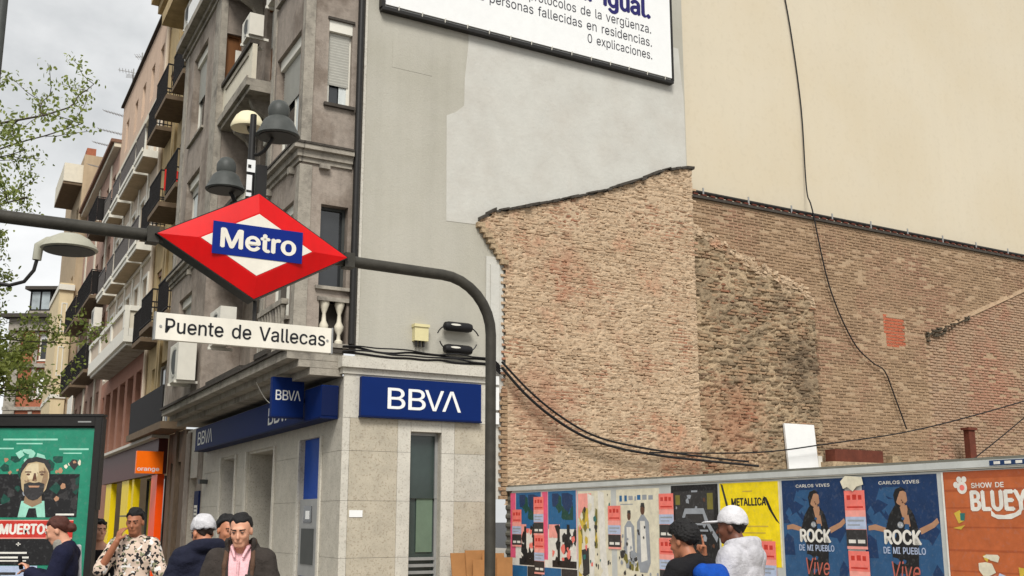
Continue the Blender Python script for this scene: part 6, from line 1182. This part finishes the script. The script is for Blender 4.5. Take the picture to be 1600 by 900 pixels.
f = SDF((-.05, .05, 1.0), (.05, .2, 1.5), .006); f.cap((0, .128, 1.05), (0, .118, 1.40), .010, .010, .004); p.emit('shirt_placket', f, 'c_pink')
p.top('jacket', 'c_jacket', g=.032, sleeve=.97, hem=.82, neck=1.56, wr=.009, extra=lambda f: [f.cap((x * .075, y, 1.46), (x * .085, y + .02, 1.53), .034, .026, .02) for x in (-1, 1) for y in (-.05, .02)] + [f.cap((-.07, -.08, 1.48), (.07, -.08, 1.48), .05, None, .03)], cuts=[lambda X, Y, Z: np.where((Y > .02), .062 + .03 * np.clip((Z - 1.2) * 2.2, 0, 1) - np.abs(X + .0), -1.), lambda X, Y, Z: np.where((Z > 1.45) & (Y > -.03), .066 - np.abs(X), -1.)])
f = SDF((-.2, -.1, .95), (.2, .2, 1.6), .01)
for x in (-1, 1): f.cap((x * .085, .135, 1.05), (x * .10, .10, 1.36), .016, .018, .01); f.cap((x * .10, .10, 1.36), (x * .09, -.01, 1.53), .018, .02, .01)
p.emit('jacket_lining', f, 'c_jacket_in', label='brown inner edge of the open jacket'); p.trousers('c_jean'); p.shoes('c_shoe')
# --- person in navy padded jacket and white beanie, seen from behind
p = Person('person in navy padded jacket and white beanie seen from behind', (-2.40, 8.75), 35, 1.70, dict(elL=(-.27, .05, 1.13), wrL=(-.16, .25, 1.05), elR=(.27, .05, 1.13), wrR=(.16, .25, 1.05), hy=.05, hz=-.02), head=(10, -18, 0), build=1.02)
bd = p.body('skin_mid', [('L', (.2, 1, 0), (0, 0, -1)), ('R', (-.2, 1, 0), (0, 0, -1))]); p.eyes(bd)
p.hair('hair_brown', front=.06, low=-.02, back=-.07, g=.008); p.hair('c_beanie', front=.035, low=.022, back=.0, g=.022, noise=.0015, name='beanie', top=.008)
p.top('jacket', 'c_navy', g=.04, sleeve=.98, hem=.8, neck=1.55, wr=.010, puff=.005, extra=lambda f: hoodroll(f, r=.055, y=-.09, z=1.49), k=.05, ak=.07); p.trousers('c_black'); p.shoes('c_shoe')
# --- man half hidden behind them
p = Person('dark-haired man half hidden between the beanie and the brown jacket', (-2.40, 9.35), 218, 1.70, dict(elL=(-.25, 0, 1.13), wrL=(-.2, .14, .95), elR=(.25, 0, 1.13), wrR=(.2, .14, .95)), head=(0, -8, 0))
bd = p.body('skin_mid', [('L', (0, .3, -1), (1, 0, 0)), ('R', (0, .3, -1), (-1, 0, 0))]); p.eyes(bd); p.hair('hair_black', front=.06, low=.0, back=-.06, g=.014); p.top('jumper', 'c_black', g=.026, hem=.84, neck=1.5); p.trousers('c_jean'); p.shoes('c_shoe')
# --- man in the flowered shirt, hand at his face
p = Person('man in black and cream flowered shirt with a hand at his face', (-3.72, 11.0), 180 + 8, 1.765, dict(elL=(-.27, .05, 1.14), wrL=(-.25, .12, .9), elR=(.27, .14, 1.17), wrR=(.125, .19, 1.43)), head=(-6, -8, 0), build=.98)
bd = p.body('skin_tan', [('L', (0, .2, -1), (1, 0, 0)), ('R', (-.25, -.1, 1), (-.6, -.6, 0), (25, 35))]); p.eyes(bd); p.hair('hair_black', front=.058, low=.0, back=-.055, g=.012, noise=.003, top=.006)
p.top('shirt', 'c_floral', g=.026, sleeve=.5, hem=.82, neck=1.49, wr=.005, extra=lambda f: [f.cap((x * .06, -.03, 1.47), (x * .07, .05, 1.45), .028, .022, .02) for x in (-1, 1)]); p.trousers('c_grey'); p.shoes('c_shoe')
# --- woman in navy jacket looking at her phone
p = Person('woman with tied auburn hair in navy jacket looking at her phone', (-4.03, 10.1), 98, 1.70, dict(elL=(-.22, .06, 1.12), wrL=(-.07, .28, 1.22), elR=(.22, .05, 1.12), wrR=(.08, .27, 1.2), hy=.06, hz=-.015), head=(4, -22, 0), build=.88)
bd = p.body('skin_light', [('L', (.35, .5, .8), (.2, .9, -.3), (35, 45)), ('R', (-.2, .8, .4), (-.3, .4, -.6), (30, 40))]); p.eyes(bd, 'hair_auburn')
p.hair('hair_auburn', front=.06, low=-.005, back=-.07, g=.014, noise=.002, extra=lambda f: [f.ell(p.H((0, -.125, -.03)), (.042, .045, .05), .02, p.hr), f.cap(p.H((0, -.12, -.05)), p.H((0, -.13, -.12)), .035, .02, .02)])
p.top('jacket', 'c_navy2', g=.028, sleeve=.96, hem=.8, neck=1.51, wr=.006); p.top('blouse', 'c_check', g=.02, sleeve=.5, hem=1.2, neck=1.53, wr=.003, extra=lambda f: f.cap((0, .04, 1.42), (0, .06, 1.49), .06, .062, .02), sides='')
f = SDF((-.1, .2, 1.2), (.12, .5, 1.5), .005); f.cap((-.02, .38, 1.26), (-.02, .40, 1.36), .012, .012, .003); f.cap((.03, .38, 1.26), (.03, .40, 1.36), .012, .012, .003); f.cap((.005, .38, 1.27), (.005, .40, 1.35), .012, .012, .004)
o = p.emit('phone', f, 'c_black'); 
f = SDF((.0, -.3, .7), (.5, .35, 1.6), .011); f.cap((.16, .10, 1.44), (.2, .17, 1.2), .02, None, .004); f.cap((.2, .17, 1.2), (.25, .1, .95), .02, None, .004); f.cap((.16, .10, 1.44), (.17, -.08, 1.45), .02, None, .004); f.cap((.17, -.08, 1.45), (.25, -.1, .95), .02, None, .004); f.ell((.27, .0, .82), (.05, .17, .16), .02); p.emit('tote_bag', f, 'c_white'); p.trousers('c_black'); p.shoes('c_shoe')
# --- woman in black top behind
p = Person('dark-haired woman in black low-necked top behind the flowered shirt', (-4.63, 12.5), 202, 1.66, dict(elL=(-.23, 0, 1.13), wrL=(-.2, .16, .96), elR=(.23, 0, 1.13), wrR=(.2, .16, .96)), head=(22, 2, 0), build=.86)
bd = p.body('skin_light', [('L', (0, .3, -1), (1, 0, 0)), ('R', (0, .3, -1), (-1, 0, 0))]); p.eyes(bd)
p.hair('hair_black', front=.062, low=-.03, back=-.11, g=.02, noise=.004, extra=lambda f: [f.cap(p.H((x * .06, -.04, .0)), p.H((x * .06, -.06, -.12)), .045, .035, .03) for x in (-1, 0, 1)])
p.top('top', 'c_black', g=.016, sleeve=.9, hem=.86, neck=1.40, wr=.004); p.trousers('c_grey'); p.shoes('c_shoe')
f = SDF((-.45, -.2, .7), (.0, .35, 1.3), .011); f.ell((-.27, .12, 1.0), (.1, .05, .17), .02); p.emit('white_bag', f, 'c_white')
# --- man with black curly hair and blue bag, seen from behind on the right
p = Person('man with thick black curly hair carrying a blue backpack, seen from behind', (1.27, 7.95), 38, 1.64, dict(elL=(-.27, .06, 1.15), wrL=(-.2, .26, 1.12), elR=(.30, .15, 1.22), wrR=(.285, .12, 1.47), hy=.05, hz=-.02), head=(12, -12, 4), build=.98)
bd = p.body('skin_tan', [('L', (.2, 1, 0), (0, 0, -1)), ('R', (-.05, .0, 1), (-.8, .4, 0), (80, 85), 1)]); p.eyes(bd)
p.hair('hair_black', front=.06, low=.0, back=-.045, g=.03, noise=0, top=.018, extra=lambda f: f.ell(p.H((0, -.05, .05)), (.1, .095, .09), .03, p.hr), curls=.006)
p.top('jacket', 'c_black', g=.03, sleeve=.92, hem=.82, neck=1.51, wr=.007)
f = SDF((-.3, -.5, .8), (.35, .1, 1.6), .011); f.ell((.06, -.20, 1.16), (.17, .10, .25), .03); f.cap((-.05, -.16, 1.37), (.2, -.14, 1.37), .07, .06, .05); f.add(wrinkle(.006, 1.1)); p.emit('backpack', f, 'c_blue')
for x in (): f = SDF((x * .14 - .12, -.3, 1.0), (x * .14 + .12, .3, 1.6), .01); f.cap((x * .11, -.16, 1.42), (x * .12, -.02, 1.465), .018, None, .01); f.cap((x * .12, -.02, 1.465), (x * .13, .13, 1.3), .018, None, .01); p.emit('backpack_strap', f, 'c_blue')
p.trousers('c_jean'); p.shoes('c_shoe')
# --- man in white cap and white hooded sweatshirt
p = Person('man in white cap and white hooded sweatshirt seen from behind', (1.66, 8.15), 52, 1.73, dict(elL=(-.28, .05, 1.15), wrL=(-.14, .26, 1.2), elR=(.28, .04, 1.14), wrR=(.16, .25, 1.1), hy=.035), head=(16, -4, 0), build=1.02)
bd = p.body('skin_dark', [('L', (.5, .8, .2), (0, .2, -1)), ('R', (-.3, 1, 0), (0, 0, -1))]); p.eyes(bd); p.hair('hair_black', front=.05, low=-.02, back=-.075, g=.010)
cap = p.hair('c_white', front=.038, low=.026, back=.012, g=.022, noise=0, name='cap', top=.012, extra=None)
f = SDF(p.hc - .3, p.hc + .3, .007); f.ell(p.H((0, .135, .046)), (.072, .085, .010), .006, p.hr); f.cut(lambda X, Y, Z: .075 - ((X - p.hc[0]) * p.hr[0, 1] + (Y - p.hc[1]) * p.hr[1, 1] + (Z - p.hc[2]) * p.hr[2, 1])); p.emit('cap_brim', f, 'c_white', par=cap)
f = SDF(p.hc - .3, p.hc + .3, .006); f.ell(p.H((0.01, -.117, .035)), (.026, .012, .016), .004, p.hr); p.emit('cap_strap', f, 'c_black', par=cap)
def hood(f):
    for a_ in np.linspace(-2.3, 2.3, 15): f.ell((.115 * math.sin(a_), -.02 - .095 * math.cos(a_), 1.485 + .02 * math.cos(a_)), (.04, .04, .048), .008)
    f.ell((0, -.122, 1.425), (.105, .042, .085), .012); f.ell((0, -.0, 1.27), (.195, .125, .17), .06)
p.top('sweatshirt', 'c_hoodie', g=.034, sleeve=.96, hem=.82, neck=1.58, wr=.006, extra=hood, k=.06, ak=.09); p.trousers('c_black'); p.shoes('c_shoe')
